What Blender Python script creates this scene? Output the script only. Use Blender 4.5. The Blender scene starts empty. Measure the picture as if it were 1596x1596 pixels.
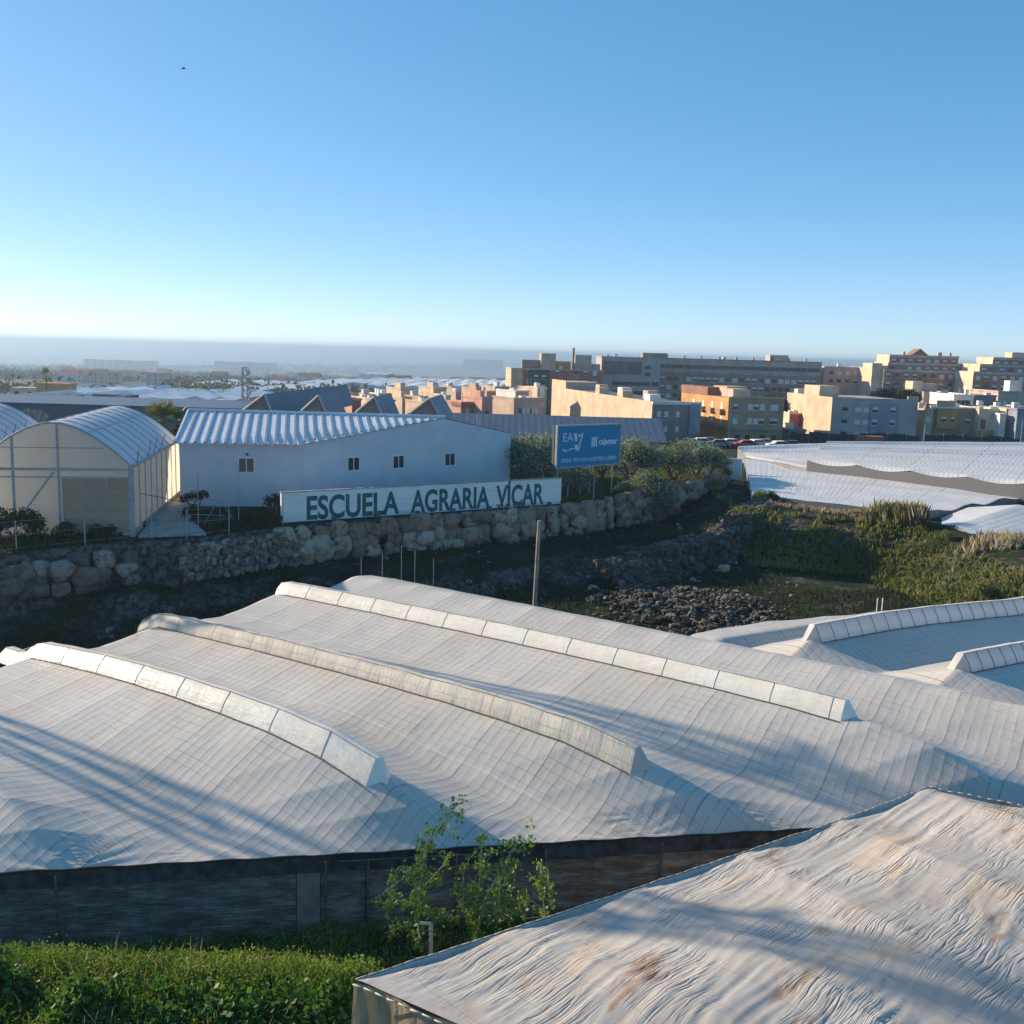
import bpy, math, random
import numpy as np
from mathutils import Vector, noise as mnoise
R = math.radians
random.seed(7); rng = np.random.default_rng(11)
scene = bpy.context.scene
# ------------------------------------------------------------------ camera
CAMH = 18.0; FPX = 1600.0; PITCH = R(8.81); ROLL = R(1.58)
cd = bpy.data.cameras.new('camera'); cam = bpy.data.objects.new('camera', cd)
scene.collection.objects.link(cam); scene.camera = cam
cd.sensor_width = 36; cd.sensor_fit = 'HORIZONTAL'; cd.lens = 36 * FPX / 1596
cd.clip_start = 0.5; cd.clip_end = 120000
from mathutils import Matrix
cam.matrix_world = Matrix.Translation((0, 0, CAMH)) @ Matrix.Rotation(math.pi/2 - PITCH, 4, 'X') @ Matrix.Rotation(ROLL, 4, 'Z')
# ------------------------------------------------------------------ light
SUN_EL = R(21); SUN_AZ = R(-63)            # azimuth from +Y, negative = to the left
w = bpy.data.worlds.new('World'); scene.world = w; w.use_nodes = True
nt = w.node_tree; bg = nt.nodes['Background']
sky = nt.nodes.new('ShaderNodeTexSky'); sky.sky_type = 'NISHITA'; sky.sun_disc = False
sky.sun_elevation = SUN_EL; sky.sun_rotation = SUN_AZ; sky.altitude = 100
sky.altitude = 1500; sky.air_density = 0.6; sky.dust_density = 0.7; sky.ozone_density = 3.0
hs = nt.nodes.new('ShaderNodeHueSaturation'); hs.inputs['Saturation'].default_value = 1.26      # grade of the sky as the camera saw it
gm = nt.nodes.new('ShaderNodeGamma'); gm.inputs[1].default_value = .6
tn = nt.nodes.new('ShaderNodeMix'); tn.data_type = 'RGBA'; tn.blend_type = 'MULTIPLY'; tn.inputs[0].default_value = 1; tn.inputs[7].default_value = (1.31, 1.32, 1.32, 1)
nt.links.new(sky.outputs[0], hs.inputs['Color']); nt.links.new(hs.outputs[0], gm.inputs[0]); nt.links.new(gm.outputs[0], tn.inputs[6])
nt.links.new(tn.outputs[2], bg.inputs[0]); bg.inputs[1].default_value = 0.15
sd = bpy.data.lights.new('sun', 'SUN'); sun = bpy.data.objects.new('sun', sd); scene.collection.objects.link(sun)
sd.energy = 4.3; sd.angle = R(0.5); sd.color = (1, .82, .62)
sdir = Vector((math.sin(SUN_AZ)*math.cos(SUN_EL), math.cos(SUN_AZ)*math.cos(SUN_EL), math.sin(SUN_EL)))
sun.rotation_euler = sdir.to_track_quat('Z', 'Y').to_euler(); sun.location = (-60, 30, 60)
vs = scene.view_settings; vs.view_transform = 'Standard'; vs.look = 'None'; vs.gamma = 1; vs.use_curve_mapping = False
vs.exposure = 0.84
scene.cycles.volume_bounces = 0; scene.cycles.max_bounces = 6; scene.cycles.transparent_max_bounces = 6
# ------------------------------------------------------------------ helpers
def ray(px, py):
    x = (px-798)/FPX; y = -(py-798)/FPX; c, s = math.cos(ROLL), math.sin(ROLL)
    X = c*x - s*y; Y = s*x + c*y; a = math.pi/2 - PITCH
    return np.array([X, math.cos(a)*Y + math.sin(a), math.sin(a)*Y - math.cos(a)])
def az(px, py, z):
    d = ray(px, py); t = (z-CAMH)/d[2]; return d*t + np.array([0, 0, CAMH])
def ay(px, py, Y):
    d = ray(px, py); return d*(Y/d[1]) + np.array([0, 0, CAMH])
COL = scene.collection
def tag(o, label=None, cat=None, group=None, kind=None):
    if label: o['label'] = label
    if cat: o['category'] = cat
    if group: o['group'] = group
    if kind: o['kind'] = kind
    return o
def thing(name, label, cat, loc=(0, 0, 0), rz=0, group=None):
    o = bpy.data.objects.new(name, None); COL.objects.link(o); o.location = loc; o.rotation_euler = (0, 0, rz)
    return tag(o, label, cat, group)
def link(name, me, parent=None, loc=None, rz=None):
    o = bpy.data.objects.new(name, me); COL.objects.link(o)
    if parent: o.parent = parent
    if loc is not None: o.location = loc
    if rz is not None: o.rotation_euler = (0, 0, rz)
    return o
class MB:
    def __init__(s): s.v = []; s.f = []; s.m = []; s.n = 0; s.uv = []
    def add(s, V, F, m=0):
        k = s.n; s.v.extend([tuple(map(float, p)) for p in V]); s.n += len(V)
        for f in F: s.f.append(tuple(i+k for i in f)); s.m.append(m)
        return s
    def box(s, x0, x1, y0, y1, z0, z1, m=0):
        V = [(x0,y0,z0),(x1,y0,z0),(x1,y1,z0),(x0,y1,z0),(x0,y0,z1),(x1,y0,z1),(x1,y1,z1),(x0,y1,z1)]
        return s.add(V, [(0,3,2,1),(4,5,6,7),(0,1,5,4),(1,2,6,5),(2,3,7,6),(3,0,4,7)], m)
    def prism(s, pts, z0, z1, m=0, z1s=None):
        n = len(pts); V = [(p[0], p[1], z0) for p in pts] + [(p[0], p[1], z1 if z1s is None else z1s[i]) for i, p in enumerate(pts)]
        return s.add(V, [tuple(range(n))[::-1], tuple(range(n, 2*n))] + [(i, (i+1) % n, (i+1) % n+n, i+n) for i in range(n)], m)
    def tube(s, a, b, r0, r1=None, n=6, m=0, caps=True):
        a = Vector(a); b = Vector(b); r1 = r0 if r1 is None else r1; d = (b-a)
        if d.length < 1e-6: return s
        q = d.to_track_quat('Z', 'Y'); V = []
        for p, r in ((a, r0), (b, r1)):
            for i in range(n):
                t = 2*math.pi*i/n; V.append(p + q @ Vector((r*math.cos(t), r*math.sin(t), 0)))
        F = [(i, (i+1) % n, (i+1) % n+n, i+n) for i in range(n)]
        if caps: F += [tuple(range(n))[::-1], tuple(range(n, 2*n))]
        return s.add(V, F, m)
    def path(s, pts, r0, r1=None, n=6, m=0):
        r1 = r0 if r1 is None else r1; k = len(pts)-1
        for i in range(k): s.tube(pts[i], pts[i+1], r0+(r1-r0)*i/k, r0+(r1-r0)*(i+1)/k, n, m)
        return s
    def build(s, name, mats, parent=None, smooth=False, loc=None, rz=None):
        me = bpy.data.meshes.new(name); me.from_pydata(s.v, [], s.f)
        if not isinstance(mats, (list, tuple)): mats = [mats]
        for m in mats: me.materials.append(m)
        me.polygons.foreach_set('material_index', s.m)
        if smooth: me.polygons.foreach_set('use_smooth', [True]*len(s.f))
        me.update(); s.me = me
        return link(name, me, parent, loc, rz)
def npmesh(name, V, F, mat, tint=None, uv=None, smooth=False):
    me = bpy.data.meshes.new(name); V = np.asarray(V, np.float32); F = np.asarray(F, np.int32); k = F.shape[1]
    me.vertices.add(len(V)); me.vertices.foreach_set('co', V.ravel())
    me.loops.add(F.size); me.loops.foreach_set('vertex_index', F.ravel())
    me.polygons.add(len(F)); me.polygons.foreach_set('loop_start', np.arange(0, F.size, k, dtype=np.int32))
    me.polygons.foreach_set('loop_total', np.full(len(F), k, np.int32))
    if smooth: me.polygons.foreach_set('use_smooth', np.ones(len(F), bool))
    me.update(calc_edges=True)
    if uv is not None:
        l = me.uv_layers.new(name='UVMap'); l.data.foreach_set('uv', np.asarray(uv, np.float32)[F.ravel()].ravel())
    if tint is not None:
        a = me.attributes.new('tint', 'FLOAT', 'POINT'); a.data.foreach_set('value', np.asarray(tint, np.float32))
    me.materials.append(mat); me.validate(); return me
def gridfaces(nu, nv):       # vertex index = i*nv + j
    i, j = np.meshgrid(np.arange(nu-1), np.arange(nv-1), indexing='ij'); a = (i*nv+j).ravel()
    return np.stack([a, a+nv, a+nv+1, a+1], 1)
def vnoise(x, y, seed=0):
    r = np.random.default_rng(seed); T = r.random((256, 256))
    xi = np.floor(x).astype(int); yi = np.floor(y).astype(int); fx = x-xi; fy = y-yi
    fx = fx*fx*(3-2*fx); fy = fy*fy*(3-2*fy)
    a = T[xi % 256, yi % 256]; b = T[(xi+1) % 256, yi % 256]; c = T[xi % 256, (yi+1) % 256]; d = T[(xi+1) % 256, (yi+1) % 256]
    return (a*(1-fx)+b*fx)*(1-fy) + (c*(1-fx)+d*fx)*fy
def fbm(x, y, seed=0, o=4):
    s = 0; a = .5
    for k in range(o): s = s + a*vnoise(x*2**k, y*2**k, seed+k); a *= .5
    return s
# ------------------------------------------------------------------ materials
class N:
    def __init__(s, name):
        s.m = bpy.data.materials.new(name); s.m.use_nodes = True; s.t = s.m.node_tree; s.b = s.t.nodes['Principled BSDF']
        s.out = s.t.nodes['Material Output']
    def n(s, typ, **kw):
        x = s.t.nodes.new(typ)
        for k, v in kw.items():
            if isinstance(k, str) and hasattr(x, k): setattr(x, k, v)
        return x
    def l(s, a, b): s.t.links.new(a, b)
    def math(s, op, a, b=None, c=None):
        x = s.n('ShaderNodeMath', operation=op)
        for i, v in enumerate((a, b, c)):
            if v is None: continue
            if isinstance(v, (int, float)): x.inputs[i].default_value = v
            else: s.l(v, x.inputs[i])
        return x.outputs[0]
    def noise(s, vec, scale, detail=4, rough=.55):
        x = s.n('ShaderNodeTexNoise'); x.inputs['Scale'].default_value = scale; x.inputs['Detail'].default_value = detail
        x.inputs['Roughness'].default_value = rough
        if vec is not None: s.l(vec, x.inputs['Vector'])
        return x.outputs['Fac']
    def mapping(s, vec, scale=(1,1,1), rot=(0,0,0)):
        x = s.n('ShaderNodeMapping'); x.inputs['Scale'].default_value = scale; x.inputs['Rotation'].default_value = rot
        s.l(vec, x.inputs['Vector']); return x.outputs[0]
    def mix(s, f, a, b, mode='MIX'):
        x = s.n('ShaderNodeMix', data_type='RGBA', blend_type=mode)
        if isinstance(f, (int, float)): x.inputs[0].default_value = f
        else: s.l(f, x.inputs[0])
        for i, v in ((6, a), (7, b)):
            if isinstance(v, tuple): x.inputs[i].default_value = (*v[:3], 1)
            else: s.l(v, x.inputs[i])
        return x.outputs[2]
    def ramp(s, f, stops):
        x = s.n('ShaderNodeValToRGB'); e = x.color_ramp.elements
        while len(e) < len(stops): e.new(.5)
        for k, (p, c) in enumerate(stops):
            e[k].position = p; e[k].color = (*c, 1) if isinstance(c, tuple) else (c, c, c, 1)
        s.l(f, x.inputs[0]); return x.outputs[0]
    def sstep(s, v, a, b):
        x = s.n('ShaderNodeMapRange', interpolation_type='SMOOTHSTEP'); s.l(v, x.inputs[0])
        x.inputs[1].default_value = a; x.inputs[2].default_value = b; return x.outputs[0]
    def bump(s, h, strength=.5, dist=.05):
        x = s.n('ShaderNodeBump'); x.inputs['Strength'].default_value = strength; x.inputs['Distance'].default_value = dist
        s.l(h, x.inputs['Height']); s.l(x.outputs[0], s.b.inputs['Normal']); return x.outputs[0]
    def set(s, color=None, rough=None, metal=None, spec=None):
        if color is not None:
            if isinstance(color, tuple): s.b.inputs['Base Color'].default_value = (*color[:3], 1)
            else: s.l(color, s.b.inputs['Base Color'])
        if rough is not None: s.b.inputs['Roughness'].default_value = rough
        if metal is not None: s.b.inputs['Metallic'].default_value = metal
        if spec is not None: s.b.inputs['Specular IOR Level'].default_value = spec
        return s
    def pos(s): return s.n('ShaderNodeNewGeometry').outputs['Position']
    def uvn(s): return s.n('ShaderNodeUVMap').outputs[0]
    def translucent(s, amount, tcol):
        d = s.n('ShaderNodeBsdfTranslucent')
        if isinstance(tcol, tuple): d.inputs[0].default_value = (*tcol[:3], 1)
        else: s.l(tcol, d.inputs[0])
        mx = s.n('ShaderNodeMixShader'); mx.inputs[0].default_value = amount
        s.l(s.b.outputs[0], mx.inputs[1]); s.l(d.outputs[0], mx.inputs[2]); s.l(mx.outputs[0], s.out.inputs[0])
def paint(name, c, rough=.8, var=.12, scale=1.2, bump=.0, streak=True, spec=.3):
    k = N(name); p = k.pos()
    f = k.noise(p, scale, 5); g = k.noise(k.mapping(p, (1.6, 1.6, .25)), 1.5, 4)
    lo = tuple(max(0, x*(1-var*1.5)) for x in c); hi = tuple(min(1, x*(1+var)) for x in c)
    a = k.mix(k.sstep(f, .3, .7), lo, hi)
    if streak: a = k.mix(k.math('MULTIPLY', k.sstep(g, .55, .8), .18), a, tuple(x*.6 for x in c))
    k.set(a, rough, spec=spec)
    if bump: k.bump(f, bump, .03)
    return k.m
M = {}
def leafmat(name, stops, trans=.35, rough=.55):
    k = N(name); a = k.n('ShaderNodeAttribute'); a.attribute_name = 'tint'
    c = k.ramp(a.outputs['Fac'], stops); k.set(c, rough, spec=.35); k.translucent(trans, k.mix(.5, c, (1, 1, .3), 'MULTIPLY')); return k.m
M['leaf_dark'] = leafmat('leaf_dark', [(0, (.018,.055,.010)), (.5, (.055,.14,.018)), (1, (.15,.29,.04))])
M['leaf_bright'] = leafmat('leaf_bright', [(0, (.05,.11,.018)), (.5, (.13,.24,.035)), (1, (.26,.38,.08))], .4)
M['leaf_weed'] = leafmat('leaf_weed', [(0, (.07,.15,.018)), (.5, (.18,.28,.04)), (.8, (.30,.30,.08)), (1, (.28,.19,.10))], .35, .8)
M['leaf_olive'] = leafmat('leaf_olive', [(0, (.05,.065,.035)), (.5, (.19,.22,.13)), (1, (.42,.45,.32))], .25, .6)
M['leaf_pine'] = leafmat('leaf_pine', [(0, (.010,.022,.010)), (1, (.045,.075,.028))], .2, .7)
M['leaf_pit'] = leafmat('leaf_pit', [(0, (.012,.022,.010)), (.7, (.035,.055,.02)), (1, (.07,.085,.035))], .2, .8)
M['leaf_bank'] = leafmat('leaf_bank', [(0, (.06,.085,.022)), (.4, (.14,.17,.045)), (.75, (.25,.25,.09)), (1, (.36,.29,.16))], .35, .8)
M['leaf_bank_dark'] = leafmat('leaf_scrub', [(0, (.035,.045,.028)), (1, (.11,.12,.075))], .15, .8)
M['leaf_dry'] = leafmat('leaf_dry', [(0, (.22,.17,.10)), (.5, (.42,.34,.22)), (1, (.62,.54,.40))], .3, .9)
M['leaf_palm'] = leafmat('leaf_palm', [(0, (.03,.055,.018)), (.6, (.09,.13,.04)), (1, (.25,.24,.10))], .3, .6)
M['bark'] = paint('bark', (.16,.13,.10), .9, .3, 8, .3)
M['pale_bark'] = paint('pale_bark', (.38,.35,.30), .9, .2, 8, .2)
M['galv'] = paint('galvanised_steel', (.34,.36,.38), .5, .15, 4)
M['steel_dark'] = paint('dark_steel', (.10,.11,.12), .6, .2, 4)
M['white_paint'] = paint('white_paint', (.72,.73,.74), .6, .06, 2)
M['concrete'] = paint('concrete', (.36,.34,.31), .9, .18, 1.5, .2)
M['glass'] = N('window_glass').set((.03,.04,.05), .12, spec=.6).m
M['shutter'] = paint('shutter', (.68,.66,.62), .6, .1, 6)
M['rubber'] = N('rubber').set((.02,.02,.02), .8).m
# ---- plastic roof sheet, uv in metres (u along the ridge, v across)
def sheetmat(name, base, warm, su=.38, sv=.38, lu=.55, lv=.28, seam=2.66, rough=.42, bump=.6, dirt=.25, trans=0):
    k = N(name); uv = k.uvn(); sp = k.n('ShaderNodeSeparateXYZ'); k.l(uv, sp.inputs[0]); u, v = sp.outputs[0], sp.outputs[1]
    wob = k.noise(uv, .35, 3); u2 = k.math('ADD', u, k.math('MULTIPLY', k.math('SUBTRACT', wob, .5), .22))
    v2 = k.math('ADD', v, k.math('MULTIPLY', k.math('SUBTRACT', k.noise(uv, .28, 2), .5), .3))
    def line(c, per, wd):
        f = k.math('FRACT', k.math('DIVIDE', c, per)); d = k.math('ABSOLUTE', k.math('SUBTRACT', f, .5)); return k.sstep(d, .5-wd, .5)
    l1 = line(u2, su, .11); l2 = line(v2, sv, .08); l3 = line(u2, seam, .014); l4 = line(v2, seam*1.31, .012)
    patch = k.sstep(k.noise(uv, .5, 4), .38, .62)
    broken = k.sstep(k.noise(k.mapping(uv, (3, .5, 1)), 1.4, 3), .35, .62)
    big = k.noise(uv, .22, 5, .6); fine = k.noise(k.mapping(uv, (1, .35, 1)), 7, 5, .65)
    c = k.mix(k.sstep(big, .35, .68), base, warm)
    c = k.mix(k.math('MULTIPLY', k.sstep(fine, .45, .8), dirt), c, tuple(x*.55 for x in warm))
    c = k.mix(k.math('MULTIPLY', k.sstep(k.noise(uv, 2.3, 6, .7), .62, .8), dirt*.9), c, (.27, .23, .18))
    c = k.mix(k.math('MULTIPLY', l1, k.math('MULTIPLY', broken, lu)), c, (.2, .2, .2))
    c = k.mix(k.math('MULTIPLY', l2, k.math('MULTIPLY', patch, lv)), c, (.2, .2, .2))
    c = k.mix(k.math('MULTIPLY', l3, .55), c, (.14, .13, .12)); c = k.mix(k.math('MULTIPLY', l4, .4), c, (.8, .8, .8))
    k.set(c, rough, spec=.4)
    f = k.math('FRACT', k.math('DIVIDE', u2, su)); pil = k.math('ABSOLUTE', k.math('SUBTRACT', f, .5))
    g = k.math('FRACT', k.math('DIVIDE', v2, sv)); pig = k.math('ABSOLUTE', k.math('SUBTRACT', g, .5))
    h = k.math('ADD', k.math('MULTIPLY', k.math('POWER', pil, 2), -1.1), k.math('MULTIPLY', fine, .5))
    h = k.math('ADD', h, k.math('MULTIPLY', k.math('POWER', pig, 2), -.5))
    wr = k.noise(k.mapping(uv, (.7, 5, 1), (0, 0, .15)), 1.6, 4, .6); h = k.math('ADD', h, k.math('MULTIPLY', wr, .5))
    k.bump(h, bump, .12)
    if trans: k.translucent(trans, (.85, .8, .7))
    return k.m
M['roof_plastic'] = sheetmat('roof_plastic', (.60,.56,.505), (.56,.51,.44), lu=.58, lv=.50, bump=.13)
M['roof_plastic_far'] = sheetmat('roof_plastic_far', (.66,.65,.64), (.60,.585,.56), su=.8, sv=2.1, lu=.12, lv=.15, seam=9, dirt=.22, bump=.35)
M['vent_plastic'] = sheetmat('vent_plastic', (.84,.82,.78), (.82,.77,.69), su=.5, sv=.09, lu=.10, lv=.14, seam=2.6, rough=.35, bump=.35, dirt=.10, trans=.12)
M['vent_net'] = sheetmat('vent_net', (.78,.72,.60), (.72,.64,.52), su=1.3, sv=.33, lu=.3, lv=.5, seam=3.1, rough=.8, bump=.4, dirt=.5, trans=.12)
def ventmat(name, c1, c2, trans, rough):
    k = N(name); uv = k.uvn(); f = k.noise(k.mapping(uv, (.5, 6, 1)), 2.2, 5, .6); g = k.noise(k.mapping(uv, (.8, 1.5, 1)), .9, 4)
    c = k.mix(k.sstep(g, .35, .65), c1, c2); c = k.mix(k.math('MULTIPLY', k.sstep(f, .5, .72), .28), c, tuple(x*.6 for x in c2)); k.set(c, rough, spec=.5)
    k.bump(k.math('ADD', f, k.math('MULTIPLY', k.noise(uv, 2.5, 3), .6)), .45, .07); k.translucent(trans, (.95,.9,.8)); return k.m
M['vent_plastic'] = ventmat('vent_plastic', (.95,.89,.78), (.92,.83,.69), .08, .28)
M['vent_white'] = sheetmat('vent_white', (.78,.79,.80), (.76,.75,.73), su=1.0, sv=.9, lu=.2, lv=.05, seam=1.0, rough=.4, bump=.12, dirt=.1, trans=.3)
# ------------------------------------------------------------------ terrain
TERR = [(-90,20),(-50,38),(-36,52),(-30.1,59.3),(-27.1,62.8),(-23.4,65.6),(-21.4,65.9),(-15.1,72.6),(4.5,87.0),(9.4,91.8),(15.0,98.7),(19.8,104.7),(23.0,110.9),(26,118),(28,135),(28,400),(-400,400),(-400,20)]
LEDGE = [(-90,14),(-50,34),(-35,48),(-24,60),(-14,65.5),(-6,67.5),(.5,70),(7.9,76),(14.6,81.1),(20.8,87.8),(24.6,98),(27,108),(34,116),(34,400),(-400,400),(-400,14)]
BANK = [(120,130),(20,130),(21,108),(21.5,93.2),(28,89.4),(34.2,86.0),(35.3,84.6),(36.6,78),(38.5,70.5),(46,60),(60,52),(120,40)]
def sdist(x, y, poly):
    P = np.array(poly, float); d = np.full(x.shape, 1e9); ins = np.zeros(x.shape, bool); n = len(P)
    for i in range(n):
        a = P[i]; b = P[(i+1) % n]; ab = b-a; t = np.clip(((x-a[0])*ab[0]+(y-a[1])*ab[1])/(ab@ab), 0, 1)
        d = np.minimum(d, np.hypot(x-a[0]-t*ab[0], y-a[1]-t*ab[1]))
        c = ((a[1] > y) != (b[1] > y)); den = (b[1]-a[1]) if b[1] != a[1] else 1e-9
        ins ^= c & (x < (b[0]-a[0])*(y-a[1])/den+a[0])
    return np.where(ins, d, -d)
def sm(t): t = np.clip(t, 0, 1); return t*t*(3-2*t)
def coast_y(x): return np.interp(x, [-3000,-1800,-1350,-900,-650,-350,0,600], [3300,3500,4300,5300,6000,7400,9000,11000])
def hgt(x, y):
    x = np.asarray(x, float); y = np.asarray(y, float)
    z = 0.9*sm((y-44)/14) + .4*sm((x-18)/20)*sm((y-50)/20)
    z = z + .5*(fbm(x*.15, y*.15, 3)-.5) * sm((y-46)/10)
    z = z - .35*sm((30-y)/6)*0
    l = sdist(x, y, LEDGE); wid = np.interp(x, [-20, 4, 12], [5, 3.5, 1.1]); l = l + 1.1*(fbm(x*.5, y*.5, 9)-.47)*2
    tl = sm(l/wid); z = z*(1-tl) + 2.75*tl
    z = z + .35*tl*(fbm(x*.35, y*.35, 5)-.45)*2
    b = sdist(x, y, BANK); tb = sm((b+7.5)/7.5); z = np.maximum(z, z*(1-tb)+4.7*tb)
    t = sdist(x, y, TERR); tt = sm((t+.1)/.7); z = z*(1-tt)+5.25*tt
    z = z + .5*sm((t-1)/5)*sm((x-2)/4)*(y < 118)*.6
    far = np.interp(y, [118,150,200,260,400,1000,3500,12000], [5.2,4.2,1.5,-2,-5,-20,-82,-81.5])
    f = sm((y-112)/10); z = z*(1-f)+far*f
    cy = coast_y(x); z = np.where(y > cy, -90, z)
    return z
def H1(x, y): return float(hgt(np.array([x]), np.array([y]))[0])
xs = np.concatenate([[-6000,-4500,-3500,-2800], np.arange(-2400,-300,120), np.arange(-300,-70,15), np.arange(-70,80,.45), np.arange(80,300,12), np.arange(300,2500,150), [3500,6000]])
ys = np.concatenate([[-60,-20], np.arange(0,40,2), np.arange(40,125,.45), np.arange(125,420,8), np.arange(420,3200,90), np.arange(3200,8200,110), np.arange(8200,11500,300)])
X, Y = np.meshgrid(xs, ys, indexing='ij'); Z = hgt(X, Y)
k = N('ground_soil'); p = k.pos()
geo = k.n('ShaderNodeNewGeometry'); ns = k.n('ShaderNodeSeparateXYZ'); k.l(geo.outputs['Normal'], ns.inputs[0])
sp = k.n('ShaderNodeSeparateXYZ'); k.l(p, sp.inputs[0])
g1 = k.noise(p, .35, 6, .65); g2 = k.noise(p, 2.5, 5, .7); g3 = k.noise(p, .9, 4)
grass = k.mix(k.sstep(g2, .3, .7), (.012,.020,.009), (.034,.048,.018)); soil = k.mix(k.sstep(g2, .35, .7), (.055,.046,.037), (.14,.12,.10))
c = k.mix(k.sstep(g1, .52, .66), grass, soil)
rock = k.mix(k.sstep(g2, .4, .62), (.05,.045,.04), (.17,.155,.14)); c = k.mix(k.sstep(ns.outputs[2], .93, .75), c, rock)
farc = k.mix(k.sstep(k.noise(p, .012, 6, .7), .4, .6), (.045,.055,.035), (.20,.18,.14)); farc = k.mix(k.sstep(k.noise(k.mapping(p, (1,.4,1)), .02, 5, .75), .56, .6), farc, (.35,.34,.32))
c = k.mix(k.sstep(sp.outputs[1], 160, 300), c, farc)
k.set(c, .95, spec=.1); k.bump(k.math('ADD', g2, g3), .8, .25)
V = np.stack([X.ravel(), Y.ravel(), Z.ravel()], 1)
o = link('ground', npmesh('ground', V, gridfaces(len(xs), len(ys)), k.m, smooth=True)); tag(o, kind='structure')
k = N('sea_water'); p = k.pos(); k.set((.03,.07,.10), .28, spec=.5); k.bump(k.noise(k.mapping(p, (.5,1,1)), .15, 5), .5, 1.5)
m = MB(); m.add([(-60000,3000,-83),(60000,3000,-83),(60000,70000,-83),(-60000,70000,-83)], [(0,1,2,3)]); tag(m.build('sea', k.m), kind='structure')
# concrete path on the terrace between hoop house and school
m = MB(); m.prism([(-24.6,66.6),(-20.6,68.2),(-23.6,74),(-25.9,86),(-27.0,92),(-28.6,92),(-27.3,80)], 5.0, 5.42); tag(m.build('path', M['concrete']), kind='structure')
# ------------------------------------------------------------------ main greenhouse
UL = math.hypot(.82, .572); ux, uy = .82/UL, -.572/UL; nx, ny = .572/UL, .82/UL
RID = [(8.4,3.9,.3),(16.0,3.95,.3),(24.0,4.15,.65),(30.4,4.35,.35),(38.3,4.6,.25),(44.3,4.55,.15)]
def s_eave(n): return (n*(-.17*nx+.985*ny)-30.18)/(.17*ux-.985*uy)
SBACK = -43.3
def sn(x, y): return x*ux+y*uy, x*nx+y*ny
def xy(s, n): return s*ux+n*nx, s*uy+n*ny
def zridge(i, s, n):
    z0 = RID[i][1]; e = s_eave(RID[i][0]); t = np.clip((s-SBACK)/(e-SBACK), 0, 1)
    return z0 + RID[i][2]*np.sin(np.pi*t)**.8
def zmain(s, n):
    rn = [r[0] for r in RID]; idx = np.argmin(np.abs(n[..., None]-np.array(rn)), -1)
    z = np.zeros(s.shape)
    zr = np.zeros(s.shape); half = np.zeros(s.shape)
    for i in range(len(RID)):
        mk = idx == i
        hi = (rn[i+1]-rn[i])/2 if i < len(RID)-1 else 3.0; lo = (rn[i]-rn[i-1])/2 if i else 3.8
        zr = np.where(mk, zridge(i, s, n), zr); half = np.where(mk, np.where(n > rn[i], hi, lo), half)
    d = np.abs(n-np.array(rn)[idx]); t = np.clip(d/half, 0, 1.2)
    e0 = np.abs((s-s_eave(n))*(.17*ux-.985*uy)); vz = 2.62 + 1.28*sm(e0/10) + .010*(n-20)
    z = vz + (zr-vz)*(1-t)**1.25
    e = -(s-s_eave(n))*(.17*ux-.985*uy)        # distance to the front edge
    e = np.abs(e); f = np.interp(e, [0, 1.2, 2.4, 3.8, 5.5], [0, .50, .80, .95, 1]); z = 2.5 + (z-2.5)*f
    b = np.clip((s-SBACK)/1.4, 0, 1); z = z - .55*(1-b)**1.3 - .07*np.abs(np.sin((n-1.2)*math.pi/2.4))*(1-b)
    q = np.clip((n-45.3)/2, 0, 1); z = z - .3*q
    z = z - .05*np.abs(np.sin(s*math.pi/2.66))*np.clip(1-np.abs(n-44.3)/1.2, 0, 1)
    z = z + .05*(fbm(s*.6, n*.6, 21)-.5) + .012*(fbm(s*2.5, n*.9, 22)-.5) - .018*np.abs(np.sin(s*math.pi/2.66))
    return z
ns_ = np.concatenate([np.arange(5, 47.2, .13), [47.3]]); tt = np.linspace(0, 1, 330)
NN = np.repeat(ns_[:, None], len(tt), 1); SE = s_eave(NN); SE = np.minimum(SE, 30); SS = SBACK + (SE-SBACK)*tt[None, :]
ZZ = zmain(SS, NN)
PUCK = [(az(980,1303,2.6)[:2], 1.5, .08), (az(100,1352,2.6)[:2], 1.6, .09), (az(710,1322,2.6)[:2], 1.5, .09), (az(1205,1297,2.6)[:2], 1.6, .08), (az(265,1350,2.6)[:2], .9, .05), (az(235,965,4.3)[:2], 2.2, .08)]
XX, YY = xy(SS, NN)
for (cx, cy), rad, A in PUCK:
    r = np.hypot(XX-cx, YY-cy); th = np.arctan2(YY-cy, XX-cx); ZZ = ZZ + .35*A*np.cos(26*th+2*np.sin(3*th))*np.exp(-(r/rad)**2)*np.clip(r/.5, 0, 1)
G1 = thing('plastic_greenhouse', 'huge white plastic greenhouse with three long roof vents, filling the middle of the view', 'greenhouse', (-10, 29, 0))
def loc_child(o, par): o.parent = par; o.matrix_parent_inverse = Matrix.Translation(par.location).inverted()
V = np.stack([XX.ravel(), YY.ravel(), ZZ.ravel()], 1)
me = npmesh('roof', V, gridfaces(*XX.shape), M['roof_plastic'], uv=np.stack([SS.ravel(), NN.ravel()], 1), smooth=True)
loc_child(link('roof', me), G1)
def Zm(s, n): return float(zmain(np.array([[s]]), np.array([[n]]))[0, 0])
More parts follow.
